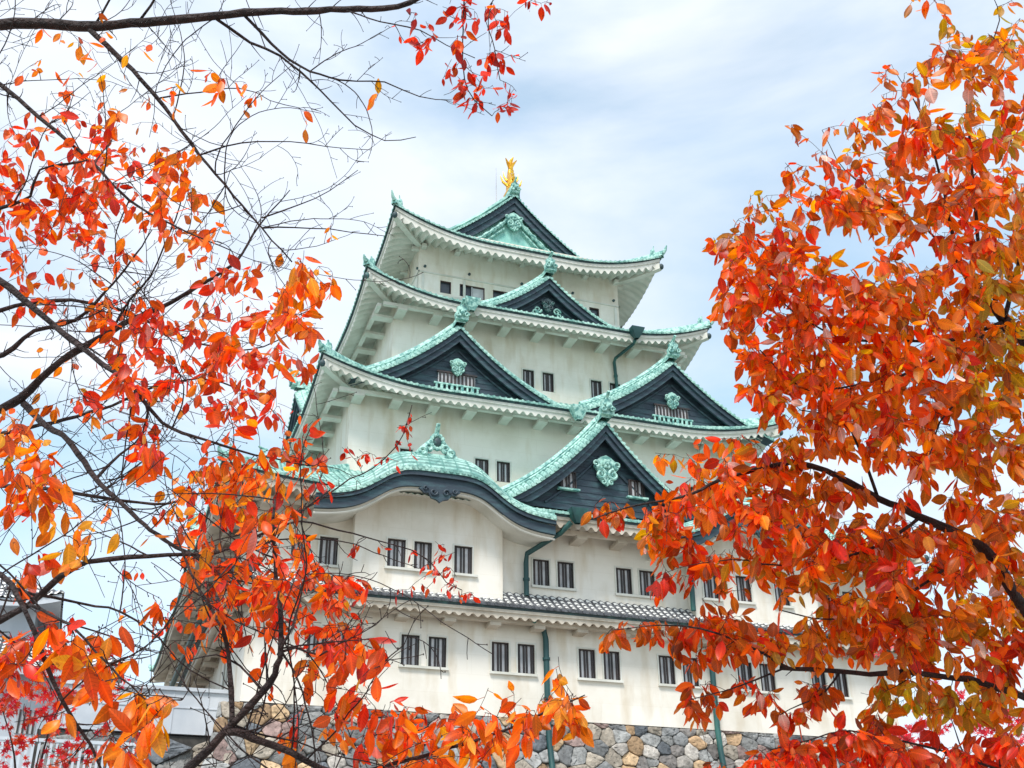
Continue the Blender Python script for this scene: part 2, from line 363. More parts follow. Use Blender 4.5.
    for sx, sy in ((-1, -1), (1, -1), (-1, 1), (1, 1)):
        hr = MB(); hrs.append(hr)
        pts = []; P = []
        for j in range(9):
            t = j/8
            x, y = sx*lerp(A+.05, a, t), sy*lerp(B+.05, b, t); z = zE+(zI-zE)*gfun(t)+up(0, t)
            P.append((x, y, z))
        d = np.array([sy*1., -sx*1., 0])/math.sqrt(2)
        rows = []
        for j, p in enumerate(P):
            p = np.array(p); h = .34
            rows.append([p-d*.20-np.array((0, 0, .08)), p-d*.17+np.array((0, 0, h*.6)), p-d*.08+np.array((0, 0, h)), p+d*.08+np.array((0, 0, h)), p+d*.17+np.array((0, 0, h*.6)), p+d*.20-np.array((0, 0, .08))])
        hr.grid(rows, flip=(sx*sy < 0)); hr.poly(rows[0] if sx*sy > 0 else rows[0][::-1])
        # upturned end tile and small demon tile behind it
        e = np.array(P[0]); o_ = np.array([sx, sy, 0])/math.sqrt(2)
        hr.tube([e+(0, 0, .15), e+o_*.15+(0, 0, .28), e+o_*.24+(0, 0, .46)], [.15, .12, .05], 6)
        q = np.array(P[1]) if U > .6 else np.array(P[0])-o_*.8
        q = e-o_*.65+np.array((0, 0, (P[1][2]-P[0][2])*.3))
        hr.ball(q+(0, 0, .45), (.2, .2, .3), 6, 4); hr.tube([q+(0, 0, .5), q+(0, 0, .80)+o_*.12], [.09, .05], 5)
        # underside beam
        pr = []
        for j in range(7):
            t = j/6
            x, y = sx*lerp(A-.12, soffit_a-.05, t), sy*lerp(B-.12, soffit_b-.05, t)
            z = lerp(zE-.2-fascia, zS if zS is not None else zE+.05, t)+U*(1-t*.9)**1.3-.16
            pr.append(np.array((x, y, z)))
        rows = [[p-d*.17+np.array((0, 0, .2)), p-d*.17-np.array((0, 0, .2)), p+d*.17-np.array((0, 0, .2)), p+d*.17+np.array((0, 0, .2))] for p in pr]
        em.grid(rows, flip=(sx*sy > 0)); em.poly(rows[0])
        dk.ball(pr[0]+np.array((0, 0, -.02))+o_*.05, (.17, .17, .2), 8, 5)
    for mb in (rm, em, fm, dk):
        if not cut: break
        kf = []; km = []
        for q, mi in zip(mb.f, mb.mi):
            cx_ = sum(mb.v[i][0] for i in q)/len(q); cy_ = sum(mb.v[i][1] for i in q)/len(q)
            sh = .75 if mb is rm else 0
            if cy_ < -(soffit_b+(1.2 if mb is rm else .05)) and any(a_+sh < cx_ < b_-sh for a_, b_ in cut): continue
            kf.append(q); km.append(mi)
        mb.f = kf; mb.mi = km
    ro = rm.build('roof', M[gm], keep, angle=60, label=label)
    for hr in hrs: hr.build('hip_ridge', M['copper_plain'] if gm == 'copper' else M['kawara'], ro)
    tm = M['trim_warm'] if zE < 12 else M['trim']
    em.build('eave_beam', tm, ro, angle=30); fm.build('soffit', tm, ro, angle=50); dk.build('eave_edge', M['copper_dark'], ro)
    return ro

# ---- walls with real window openings
def wall(a, b, z0, z1, openings, extra=None, label=None):
    """openings on side: list of (side, u0, u1, z0, z1, kind)"""
    w = MB(); wins = []
    for sn, T in SIDES.items():
        hu, hv = (a, b) if sn in ('front', 'back') else (b, a)
        ops = [o for o in openings if o[0] == sn]
        us = sorted({-hu, hu} | {o[1] for o in ops} | {o[2] for o in ops}); zs = sorted({z0, z1} | {o[3] for o in ops} | {o[4] for o in ops})
        for i in range(len(us)-1):
            for j in range(len(zs)-1):
                cu, cz = (us[i]+us[i+1])/2, (zs[j]+zs[j+1])/2
                if any(o[1] < cu < o[2] and o[3] < cz < o[4] for o in ops): continue
                w.quad(T(us[i], hv, zs[j]), T(us[i+1], hv, zs[j]), T(us[i+1], hv, zs[j+1]), T(us[i], hv, zs[j+1]))
        for o in ops:
            _, u0, u1, a0, a1, kind = o; dpt = .22; iv = hv-dpt
            w.quad(T(u0, hv, a0), T(u1, hv, a0), T(u1, iv, a0), T(u0, iv, a0)); w.quad(T(u0, iv, a1), T(u1, iv, a1), T(u1, hv, a1), T(u0, hv, a1))
            w.quad(T(u0, hv, a0), T(u0, iv, a0), T(u0, iv, a1), T(u0, hv, a1)); w.quad(T(u1, iv, a0), T(u1, hv, a0), T(u1, hv, a1), T(u1, iv, a1))
            wins.append((T, hv, u0, u1, a0, a1, kind))
    wo = w.build('wall', M['plaster'], keep, smooth=False, label=label)
    for args in wins: window(*args)
    return wo
def window(T, hv, u0, u1, z0, z1, kind, trim=True):
    p = MB(); p.box(((u0+u1)/2, hv-(.16 if kind == 'bars' else .20), (z0+z1)/2), (u1-u0-.004, .03, z1-z0-.004), T)
    mm = M['shutter'] if kind == 'bars' else M['glass']
    wo = p.build('window', mm, keep, smooth=False)
    f = MB(); W = .042
    f.box(((u0+u1)/2, hv-.09, z1-W/2), (u1-u0, .12, W), T); f.box(((u0+u1)/2, hv-.09, z0+W/2), (u1-u0, .12, W), T)
    f.box((u0+W/2, hv-.09, (z0+z1)/2), (W, .12, z1-z0-2*W), T); f.box((u1-W/2, hv-.09, (z0+z1)/2), (W, .12, z1-z0-2*W), T)
    if kind == 'bars':
        f.build('window_frame', M['bar'], wo, smooth=False)
        g_ = MB(); n = 4
        for k in range(n):
            u = lerp(u0+.05, u1-.05, (k+.5)/n+(0.03 if k % 2 else -.03)); g_.box((u, hv-.11, (z0+z1)/2), (.082, .06, z1-z0-2*W), T)
        g_.build('window_bars', M['bar'], wo, smooth=False)
        if trim:
            h = MB(); e = .07                                    # raised plaster surround
            h.box(((u0+u1)/2, hv+.02, z1+e/2), (u1-u0+2*e, .05, e), T)
            h.box((u0-e/2, hv+.02, (z0+z1)/2), (e, .05, z1-z0), T); h.box((u1+e/2, hv+.02, (z0+z1)/2), (e, .05, z1-z0), T)
            h.build('window_surround', M['trim'], wo, smooth=False)
    else:
        f.build('window_frame', M['frame_brown'], wo, smooth=False)
        if u1-u0 > 1:
            g_ = MB(); g_.box(((u0+u1)/2, hv-.1, (z0+z1)/2), (.07, .08, z1-z0-2*W), T)
            g_.box(((u0+u1)/2+.45, hv-.17, (z0+z1)/2), (.72, .02, z1-z0-2*W), T); g_.build('sash', M['shutter'], wo, smooth=False)
def sill(T, hv, u0, u1, z):
    s_ = MB(); s_.box(((u0+u1)/2, hv+.06, z-.055), (u1-u0, .13, .11), T); s_.build('window_sill', M['trim'], keep, smooth=False)

A1, B1 = 16.4, 18.45
def pairs(side, cs, w, gap, z0, z1):
    r = []
    for c in cs:
        r += [(side, c-gap/2-w, c-gap/2, z0, z1, 'bars'), (side, c+gap/2, c+gap/2+w, z0, z1, 'bars')]
    return r
o1 = pairs('front', [-12.75, -8.55, -4.3, 0, 4.15, 8.4, 12.6], .84, .42, 1.99, 3.36) + pairs('left', [-12, -4, 4, 12], .84, .42, 1.99, 3.36)
wall(A1, B1, 0, 5.6, o1)
for c in [-12.75, -8.55, -4.3, 0, 4.15, 8.4, 12.6]: sill(SIDES['front'], B1, c-1.15, c+1.15, 1.99)
# second storey: window pairs in the middle, one near each end; the bays have their own
o2 = pairs('front', [-2.2, 2.15], .84, .42, 6.22, 7.54) + pairs('front', [-13.75, 13.9], .84, .42, 6.22, 7.54) + pairs('left', [-12, -4, 4, 12], .84, .42, 6.22, 7.54)
wall(A1-.01, B1-.01, 5.61, 9.7, o2)
for c in [-2.2, 2.15, -13.75, 13.9]: sill(SIDES['front'], B1, c-1.15, c+1.15, 6.22)
o3 = [('front', -4.63, -3.86, 13.42, 14.6, 'bars'), ('front', -3.4, -2.63, 13.42, 14.6, 'bars'), ('front', 2.63, 3.4, 13.42, 14.6, 'bars'), ('front', 3.86, 4.63, 13.42, 14.6, 'bars'),
      ('front', -8.8, -8.1, 13.42, 14.6, 'bars'), ('front', 8.1, 8.8, 13.42, 14.6, 'bars')]
wall(11.58, 13.63, 12.4, 18.3, o3)
o4 = [('front', a_, a_+.72, 20.85, 22.1, 'bars') for a_ in (-.76, .5, 3.66, 4.92, -5.0, -6.3)]
wall(8.79, 10.84, 19.4, 25.5, o4)
o5 = [('front', -5.44, -4.72, 27.72, 28.62, 'glass'), ('front', -4.16, -2.5, 27.72, 28.62, 'glass'), ('front', -1.95, -.3, 27.72, 28.62, 'glass'), ('front', 4.7, 5.4, 27.72, 28.62, 'glass'), ('front', .3, 1.9, 27.72, 28.62, 'glass'), ('front', 2.5, 4.1, 27.72, 28.62, 'glass'),
      ('left', -7.5, -6.4, 27.72, 28.62, 'glass'), ('left', -3, -1.4, 27.72, 28.62, 'glass'), ('left', 1.4, 3, 27.72, 28.62, 'glass')]
wall(6.82, 8.87, 26.3, 32.4, o5)
# horizontal timber bands on the top storey and nail covers
bd = MB()
for sn, T in SIDES.items():
    hu, hv = (6.82, 8.87) if sn in ('front', 'back') else (8.87, 6.82)
    bd.box((0, hv+.03, 29.02), (2*hu+.12, .06, .09), T); bd.box((0, hv+.05, 27.45), (2*hu+.2, .1, .14), T)
    for u in (-hu+.25, -hu+.55+2.4, hu-.25): bd.box((u, hv+.025, 28.2), (.16, .05, 1.4), T)
bd.build('timber_band', M['trim'], keep, smooth=False)
nc = MB()
for sn in ('front', 'left'):
    T = SIDES[sn]; hu, hv = (6.82, 8.87) if sn == 'front' else (8.87, 6.82)
    for u in (-hu+.35, -hu*.52, 0, hu*.52, hu-.35):
        for z in (29.42,): nc.tube([T(u, hv, z), T(u, hv+.1, z)], .09, 8)
nc.build('nail_cover', M['copper_dark'], keep)

# ---- roofs, bottom to top
roof(A1+1.25, B1+1.25, A1, B1, 4.78, 5.72, .35, 3.5, A1, B1, gm='kawara', rib=.36, amp=.07, fascia=.30, zS=4.65, label='low skirt roof of grey clay tiles with white plaster joints', wave=.08)
roof(A1+2.0, B1+2.0, 11.58, 13.63, 9.30, 13.0, .60, 8.0, A1, B1, zS=9.25, cut=((-13.5, -4.1), (4.1, 13.5)))
roof(11.58+2.05, 13.63+2.05, 8.79, 10.84, 17.42, 20.2, 1.2, 6.5, 11.58, 13.63, zS=17.9)
roof(8.79+2.25, 10.84+2.25, 6.82, 8.87, 24.70, 26.95, 1.35, 6.0, 8.79, 10.84, zS=25.15)

# top roof: hip-and-gable
def top_roof():
    A, B = 6.82+2.3, 8.87+2.3; zE, zR = 30.62, 37.3; yg = 7.4; U, Lc = 1.5, 6.5
    H = zR-zE
    # cross profile of the main slopes: distance x from the ridge 0..A
    def prof(x):
        s = x/A; return zR-H*(s*(1+.45*(1-s)))
    def up(d, t): return U*max(0, 1-d/Lc)**2*(1-t)**1.3
    rm = MB(); rib = .33
    # main slopes (left and right), full length; below the gable foot they end on the hips
    xg = A-(B-yg)            # where the hips meet the gable foot line
    for sx in (-1, 1):
        nrib = int(round(2*B/rib)); prof5 = [0, 0, .75, 1, .75]
        P = []; UV = []; nt_ = 14
        for j in range(nt_+1):
            row = []; ur = []
            for k in range(nrib*5+1):
                y = -B+2*B*k/(nrib*5); h = prof5[k % 5]
                x0 = 0 if abs(y) <= yg else xg+(abs(y)-yg)
                x0 = min(x0, A)
                x = lerp(x0, A, j/nt_); t = (A-x)/(A-xg) if x > xg else 1
                z = prof(x)+up(max(0, B-(A-x)-abs(y)), min(1, t))+.055*h
                row.append((sx*x, y, z)); ur.append((k/5*.33, (A-x)*1.3+.15))
            P.append(row); UV.append(ur)
        rm.grid(P, UV, flip=(sx < 0))
    # front / back skirts, rising to the gable foot
    for sy in (-1, 1):
        nrib = int(round(2*A/rib)); P = []; UV = []; nt_ = 9
        prof5 = [0, 0, .75, 1, .75]
        for j in range(nt_+1):
            row = []; ur = []
            for k in range(nrib*5+1):
                x = -A+2*A*k/(nrib*5); h = prof5[k % 5]
                dm = min(B-yg+.5, A-abs(x)); d = dm*j/nt_; t = min(1, d/(A-xg))
                z = prof(A-d)+up(max(0, A-d-abs(x)), t)+.055*h
                row.append((x, sy*(B-d), z)); ur.append((k/5*.33, d*1.3+.15))
            P.append(row); UV.append(ur)
        rm.grid(P, UV, flip=(sy > 0))
    dk = MB(); em = MB(); fm = MB()
    fascia = .44; su0, sv0 = 6.82, 8.87; wave = .14; zS = 31.15
    for sn, T in SIDES.items():
        Au, Av = (A, B) if sn in ('front', 'back') else (B, A); su, sv = (su0, sv0) if sn in ('front', 'back') else (sv0, su0)
        n = int(2*Au/.12); us = [-Au+2*Au*k/n for k in range(n+1)]
        def strip(mb, v0, d0, v1, d1):
            r0 = []; r1 = []
            for u in us:
                z = zE+up(Au-abs(u), 0); r0.append(T(u*(1-(Av-v0)/Au), v0, z+d0)); r1.append(T(u*(1-(Av-v1)/Au), v1, z+d1))
            mb.grid([r1, r0])
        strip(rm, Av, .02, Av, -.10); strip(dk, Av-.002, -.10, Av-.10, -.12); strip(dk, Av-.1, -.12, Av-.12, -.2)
        strip(em, Av-.12, -.2, Av-.13, -.2-fascia*.45); strip(em, Av-.13, -.2-fascia*.45, Av-.19, -.2-fascia*.47); strip(em, Av-.19, -.2-fascia*.47, Av-.2, -.2-fascia)
        nrib = int(round(2*Au/rib))
        for k in range(nrib):
            u = -Au+2*Au*(k+.6)/nrib; z = zE+up(Au-abs(u), 0)
            c = [T(u+.085*math.cos(2*math.pi*q/7), Av+.035, z-.02+.085*math.sin(2*math.pi*q/7)) for q in range(7)]; rm.poly(c)
            rm.grid([c, [T(u+.085*math.cos(2*math.pi*q/7), Av-.02, z-.02+.085*math.sin(2*math.pi*q/7)) for q in range(7)]], closed=True)
        per = .50; nw = int(round(2*Au/per)); cols2 = [(-Au+2*Au*(k+q/6)/nw, -wave*(1-math.cos(2*math.pi*q/6))) for k in range(nw) for q in range(6)]+[(Au, 0)]
        P = []; zb = -.2-fascia+.02
        if sn in ('right', 'back'): cols2 = [(u, h*.3) for u, h in cols2]
        for j in range(-1, 7):
            row = []; flat = 0 if j < 0 else 1; j = max(j, 0)
            for u, h in cols2:
                h *= flat
                tm = min(1, max(0, (Au-abs(u))/(Au-su))); t = tm*j/6
                z = lerp(zE+zb, zS, t)+up(lerp(Au, su, t)-abs(u), t*.9); row.append(T(u*(1-.2/Au) if t < .01 else u, lerp(Av-.2, sv, t), z+h))
            P.append(row)
        fm.grid(P, flip=True)
        nb = 6
        for k in range(nb+1): em.box((-su+.2+(2*su-.4)*k/nb, sv+.22, zS-wave*2-.12), (.3, .5, .2), T)
    hrs = []
    for sx, sy in ((-1, -1), (1, -1), (-1, 1), (1, 1)):
        hr = MB(); hrs.append(hr)
        d = np.array([sy*1., -sx*1., 0])/math.sqrt(2); o_ = np.array([sx, sy, 0])/math.sqrt(2); P = []
        for j in range(9):
            t = j/8; dd = (A-xg)*t; P.append(np.array((sx*(A+.05-dd), sy*(B+.05-dd), prof(A-dd)+up(0, t))))
        rows = [[p-d*.2-np.array((0, 0, .08)), p-d*.17+np.array((0, 0, .2)), p-d*.08+np.array((0, 0, .34)), p+d*.08+np.array((0, 0, .34)), p+d*.17+np.array((0, 0, .2)), p+d*.2-np.array((0, 0, .08))] for p in P]
        hr.grid(rows, flip=(sx*sy < 0)); hr.poly(rows[0])
        e = P[0]; hr.tube([e+(0, 0, .15), e+o_*.18+(0, 0, .38), e+o_*.3+(0, 0, .7)], [.13, .11, .04], 6)
        q = e-o_*.7+(0, 0, -.1); hr.ball(q+(0, 0, .45), (.2, .2, .34), 6, 4); hr.tube([q+(0, 0, .5), q+(0, 0, 1.0)+o_*.1], [.07, .03], 5)
        pr = []
        for j in range(7):
            t = j/6; pr.append(np.array((sx*lerp(A-.12, su0-.05, t), sy*lerp(B-.12, sv0-.05, t), lerp(zE-.2-fascia, zS, t)+U*(1-t*.9)**1.3-.2)))
        rows = [[p-d*.18+np.array((0, 0, .2)), p-d*.18-np.array((0, 0, .2)), p+d*.18-np.array((0, 0, .2)), p+d*.18+np.array((0, 0, .2))] for p in pr]
        em.grid(rows, flip=(sx*sy > 0)); em.poly(rows[0]); dk.ball(pr[0]+o_*.05, (.18, .18, .22), 8, 5)
    hr = MB()
    # main ridge
    yr = yg+.35
    sec = [(-.42, -.1), (-.38, .55), (-.22, .75), (0, .82), (.22, .75), (.38, .55), (.42, -.1)]
    hr.grid([[(x, y, zR-.1+z) for x, z in sec] for y in (-yr, -yr/3, yr/3, yr)], flip=True)
    for y in (-yr, yr): hr.poly([(x, y, zR-.1+z) for x, z in sec])
    ro = rm.build('roof', M['copper'], keep, angle=60, label='top hip-and-gable roof of green copper with gold ornament at its ridge end')
    for h_ in hrs: h_.build('hip_ridge', M['copper_plain'], ro)
    hr.build('ridge', M['copper_plain'], ro); em.build('eave_beam', M['trim'], ro, angle=30); fm.build('soffit', M['trim'], ro, angle=50); dk.build('eave_edge', M['copper_dark'], ro)
    return prof, yg, A
tprof, tyg, tA = top_roof()

# ---- ornaments
def spiral(mb, T, v, cu, cz, r0, turns, sgn, rad, start=0):
    pts = []; n = int(14*turns)
    for i in range(n+1):
        t = i/n; an = start+sgn*t*turns*2*math.pi; r = r0*(1-.8*t); pts.append(T(cu+r*math.cos(an), v, cz+r*math.sin(an)))
    mb.tube(pts, [rad*(1-.5*i/n) for i in range(n+1)], 6)
def gegyo(T, u, v, z, s, matk, parent):
    """hanging gable ornament: crown plate, six-leaf boss and paired curls"""
    g_ = MB()
    out = [(0, .75), (.3, .62), (.62, .35), (.72, .05), (.5, -.2), (.55, -.5), (.3, -.78), (0, -1.0)]
    full = [(a_*s, b_*s) for a_, b_ in out]+[(-a_*s, b_*s) for a_, b_ in out[-2:0:-1]]
    fr = [T(u+a_, v+.06, z+b_) for a_, b_ in full]; bk = [T(u+a_, v-.06, z+b_) for a_, b_ in full]
    g_.poly(fr[::-1]); g_.grid([fr, bk], closed=True)
    for sg in (-1, 1):
        spiral(g_, T, v+.1, u+sg*.36*s, z-.38*s, .30*s, 1.4, sg, .10*s, math.pi/2)
        spiral(g_, T, v+.1, u+sg*.62*s, z+.20*s, .22*s, 1.2, -sg, .08*s, -math.pi/2)
        spiral(g_, T, v+.1, u+sg*.22*s, z-.80*s, .16*s, 1.1, sg, .06*s, math.pi/2)
    for k in range(6):
        an = math.pi*k/3; c = T(u+.17*s*math.cos(an), v+.12, z+.22*s+.17*s*math.sin(an)); g_.ball(c, .12*s, 6, 4)
    g_.ball(T(u, v+.2, z+.22*s), .1*s, 6, 4)
    return g_.build('gable_ornament', M[matk], parent)
def onigawara(T, u, v, z, s, parent):
    g_ = MB()
    out = [(-.42, -.25), (-.46, .15), (-.30, .42), (-.34, .62), (-.12, .74), (0, 1.0), (.12, .74), (.34, .62), (.30, .42), (.46, .15), (.42, -.25)]
    fr = [T(u+a_*s, v+.1, z+b_*s) for a_, b_ in out]; bk = [T(u+a_*s, v-.14, z+b_*s) for a_, b_ in out]
    g_.poly(fr[::-1]); g_.poly(bk); g_.grid([fr, bk], closed=True)
    for sg in (-1, 1):
        spiral(g_, T, v+.16, u+sg*.28*s, z+.05*s, .16*s, 1.2, sg, .08*s, 0); g_.ball(T(u+sg*.16*s, v+.16, z+.38*s), .10*s, 6, 4)
    g_.ball(T(u, v+.16, z+.2*s), (.16*s, .16*s, .2*s), 7, 5); g_.tube([T(u, v-.3, z+.85*s), T(u, v+.12, z+.95*s), T(u, v+.34, z+1.12*s)], [.12*s, .11*s, .10*s], 7)
    return g_.build('ridge_end_tile', M['copper_plain'], parent)

def gable(side, cu, vf, vb, w, za, ze, zbase, kind, k=.45, boardmat='navy'):
    T = SIDES[side]; H = za-ze
    f = lambda s: za-H*(s*(1+k*(1-s)))
    # arc length table
    S = np.linspace(0, 1, 200); arc = np.concatenate([[0], np.cumsum(np.hypot(np.diff(S)*w, np.diff([f(s) for s in S])))]); Lg = arc[-1]
    rm = MB(); rib = .30
    for sg in (-1, 1):
        # front band: rolls run out to the verge
        n = int(Lg/rib); pf = [0, 0, .7, 1, .7]; rows0 = []; rowm = []; rows1 = []; rows2 = []; uvm = []; uv0 = []; uv1 = []
        for q in range(n*5+1):
            a_ = Lg*q/(n*5); s = float(np.interp(a_, arc, S)); h = .075*pf[q % 5]; z = f(s)+h
            tl = .55+.45*min(1, s*4)
            rows0.append(T(cu+sg*w*s, vf, z-.28)); rowm.append(T(cu+sg*w*s, vf-.35, z+.02)); rows1.append(T(cu+sg*w*s, vf-.85, z+.26)); rows2.append(T(cu+sg*w*s, vf, f(s)-.40)); uv0.append((q/5*.33, .12)); uvm.append((q/5*.33, .55)); uv1.append((q/5*.33, 1.15))
        rm.grid([rows0, rowm, rows1], [uv0, uvm, uv1], flip=(sg < 0)); rm.grid([rows2, rows0], flip=(sg < 0))
        for q in range(n):
            a_ = Lg*(q+.6)/n; s = float(np.interp(a_, arc, S)); z = f(s)
            c = [T(cu+sg*w*s+.09*math.cos(2*math.pi*e/7), vf+.04, z-.28+.09*math.sin(2*math.pi*e/7)) for e in range(7)]
            rm.poly(c); rm.grid([c, [T(cu+sg*w*s+.09*math.cos(2*math.pi*e/7), vf-.02, z-.28+.09*math.sin(2*math.pi*e/7)) for e in range(7)]], closed=True)
        # rear: rolls run down the slope
        m_ = max(2, int((vf-.85-vb)/.33)); P = []; UV = []
        for i in range(25):
            s = i/24; row = []; ur = []
            for q in range(m_*5+1):
                v = vf-.85-(vf-.85-vb)*q/(m_*5); row.append(T(cu+sg*w*s, v, f(s)+.055*pf[q % 5]+.24)); ur.append((q/5*.33, float(np.interp(s, S, arc))))
            P.append(row); UV.append(ur)
        rm.grid(P, UV, flip=(sg > 0))
    ro = rm.build('gable_roof', M['copper'], keep, angle=60)
    # descending ridges beside the verge and the main ridge
    hr = MB()
    for sg in (-1, 1):
        for vv, r_, hh in ((vf-.98, .17, .40), (vf-.60, .07, .22)):
            pts = [T(cu+sg*w*s, vv, f(s)+hh) for s in np.linspace(.02, .90 if r_ > .1 else .97, 16)]; hr.tube(pts, r_, 6)
        e = .90; p = (cu+sg*w*e, vf-.95, f(e)+.2); hr.ball(T(*p), (.22, .22, .2), 6, 4)
    sec = [(-.26, -.05), (-.24, .32), (-.12, .46), (.12, .46), (.24, .32), (.26, -.05)]
    vs = np.linspace(vf+.05, vb, 5); hr.grid([[T(cu+a_, v, za+b_) for a_, b_ in sec] for v in vs]); hr.poly([T(cu+a_, vf+.05, za+b_) for a_, b_ in sec])
    hr.build('gable_ridge', M['copper_plain'], ro)
    onigawara(T, cu, vf+.15, za+.28, .85 if kind != 'top' else .5, ro)
    # barge boards
    bb = MB()
    for sg in (-1, 1):
        for d0, d1, vo in ((.38, .66, .10), (.66, 1.0, .22)):
            fr = []; bk = []; lo = []; lob = []
            for s in np.linspace(0, 1, 25):
                sc = 1-.28*s
                u = cu+sg*w*s; fr.append(T(u, vf-vo, f(s)-d0)); lo.append(T(u, vf-vo, min(f(s)-d0, max(zbase-.05, f(s)-lerp(d0, d1*1.12, sc))))); bk.append(T(u, vf-vo-.12, f(s)-d0)); lob.append(T(u, vf-vo-.12, min(f(s)-d0, max(zbase-.05, f(s)-lerp(d0, d1*1.12, sc)))))
            bb.grid([lo, fr], flip=(sg < 0)); bb.grid([lob, lo], flip=(sg < 0)); 
        # soffit behind the board
        a_ = [T(cu+sg*w*s, vf-.02, f(s)-.38) for s in np.linspace(0, 1, 25)]; b_ = [T(cu+sg*w*s, vf-.9, f(s)-.30) for s in np.linspace(0, 1, 25)]; bb.grid([b_, a_], flip=(sg < 0))
    bb.build('bargeboard', M['navy'], ro, angle=40)
    # pediment
    pd = MB(); vp = vf-.75
    us = np.linspace(-1, 1, 49); pd.grid([[T(cu+w*u, vp, min(zbase, f(abs(u))-.3)) for u in us], [T(cu+w*u, vp, f(abs(u))-.25) for u in us]])
    # horizontal board battens and inner moulding
    zz = zbase+.35
    while kind in ('big', 'mid') and zz < za-1.6:
        ss = [s for s in np.linspace(0, 1, 60) if f(s)-.9 > zz]
        if ss: pd.box((cu, vp+.012, zz), (2*w*max(ss), .024, .03), T)
        zz += .34
    for sg in (-1, 1):
        pts = []
        for s in np.linspace(0.02, .80, 16):
            z = f(s)-(1.75 if kind == 'big' else 1.35)*(1-.35*s)
            if z > zbase+.05: pts.append(T(cu+sg*w*s*.98, vp+.06, z))
        if len(pts) > 2: pd.tube(pts, .07 if kind != 'top' else .1, 5)
    pb = pd.build('pediment', M[boardmat], ro, smooth=False)
    hz = za-1.9*(.9 if kind == 'mid' else 1)
    if kind == 'big':
        gegyo(T, cu+.1, vp+.22, zbase+2.35, .95, 'copper_plain', ro)
        for c in (-1.95, 1.75):
            window(T, vp+.24, cu+c-.42, cu+c+.42, zbase+1.05, zbase+1.95, 'bars', trim=False)
            s_ = MB(); s_.box((cu+c, vp+.2, zbase+1.0), (1.15, .18, .09), T); s_.build('pediment_sill', M['copper_plain'], ro, smooth=False)
    elif kind == 'mid':
        lw = MB(); lw.box((cu, vp+.05, zbase+1.0), (2.1, .06, .62), T); lo_ = lw.build('lattice_window', M['shutter'], ro, smooth=False, label='pale slotted window under the gable ornament')
        lb = MB()
        for q in range(10): lb.box((cu-.95+.211*q, vp+.12, zbase+1.0), (.09, .07, .64), T)
        lb.box((cu, vp+.12, zbase+1.34), (2.3, .1, .09), T); lb.build('lattice_bars', M['bar'], ro, smooth=False)
        l2 = MB(); l2.box((cu, vp+.13, zbase+.62), (2.6, .1, .09), T)
        for q in range(9): l2.box((cu-1.15+.29*q, vp+.13, zbase+.40), (.10+.06*(q % 2), .08, .34), T)
        l2.build('frieze', M['copper_plain'], ro, smooth=False)
        gegyo(T, cu, vp+.24, zbase+1.75, .62, 'copper_plain', ro)
    elif kind == 'small':
        gegyo(T, cu, vp+.24, zbase+1.15, .55, 'copper_dark', ro)
        for sg in (-1, 1):
            gg = MB()
            spiral(gg, T, vp+.16, cu+sg*.62, zbase+.75, .25, 1.3, sg, .07, 0); spiral(gg, T, vp+.16, cu+sg*.80, zbase+.52, .2, 1.2, -sg, .06, 0)
            gg.build('carved_scroll', M['copper_plain'], ro)
    elif kind == 'top':
        gegyo(T, cu, vp+.26, za-2.15, .8, 'copper_plain', ro)
        gg = MB()
        for sg in (-1, 1):
            for d in (1.15, 1.55):
                pts = [T(cu+sg*w*s, vp+.2, f(s)-d-.15*s) for s in np.linspace(.03, .62, 18)]; gg.tube(pts, [.12+.035*math.sin(i*2.2) for i in range(18)], 6)
        gg.build('carved_border', M['copper_plain'], ro)
    return ro
gable('front', .2, 20.20, 13.0, 6.0, 14.80, 9.75, 9.85, 'big')
gable('front', -6.05, 15.40, 10.5, 5.9, 21.85, 17.75, 17.6, 'mid')
gable('front', 6.95, 15.40, 10.5, 6.25, 21.85, 17.75, 17.6, 'mid')
gable('front', .45, 12.65, 8.6, 4.55, 28.1, 25.05, 24.95, 'small')
# left flank
gable('left', 5.6, 13.4, 8.6, 5.2, 21.3, 17.75, 17.7, 'mid'); gable('left', -6.4, 13.4, 8.6, 5.2, 21.3, 17.75, 17.7, 'mid')
gable('left', 0, 18.1, 11.4, 5.6, 14.3, 9.75, 9.8, 'big')
gable('right', 0, 18.1, 11.4, 5.6, 14.3, 9.75, 9.8, 'big')
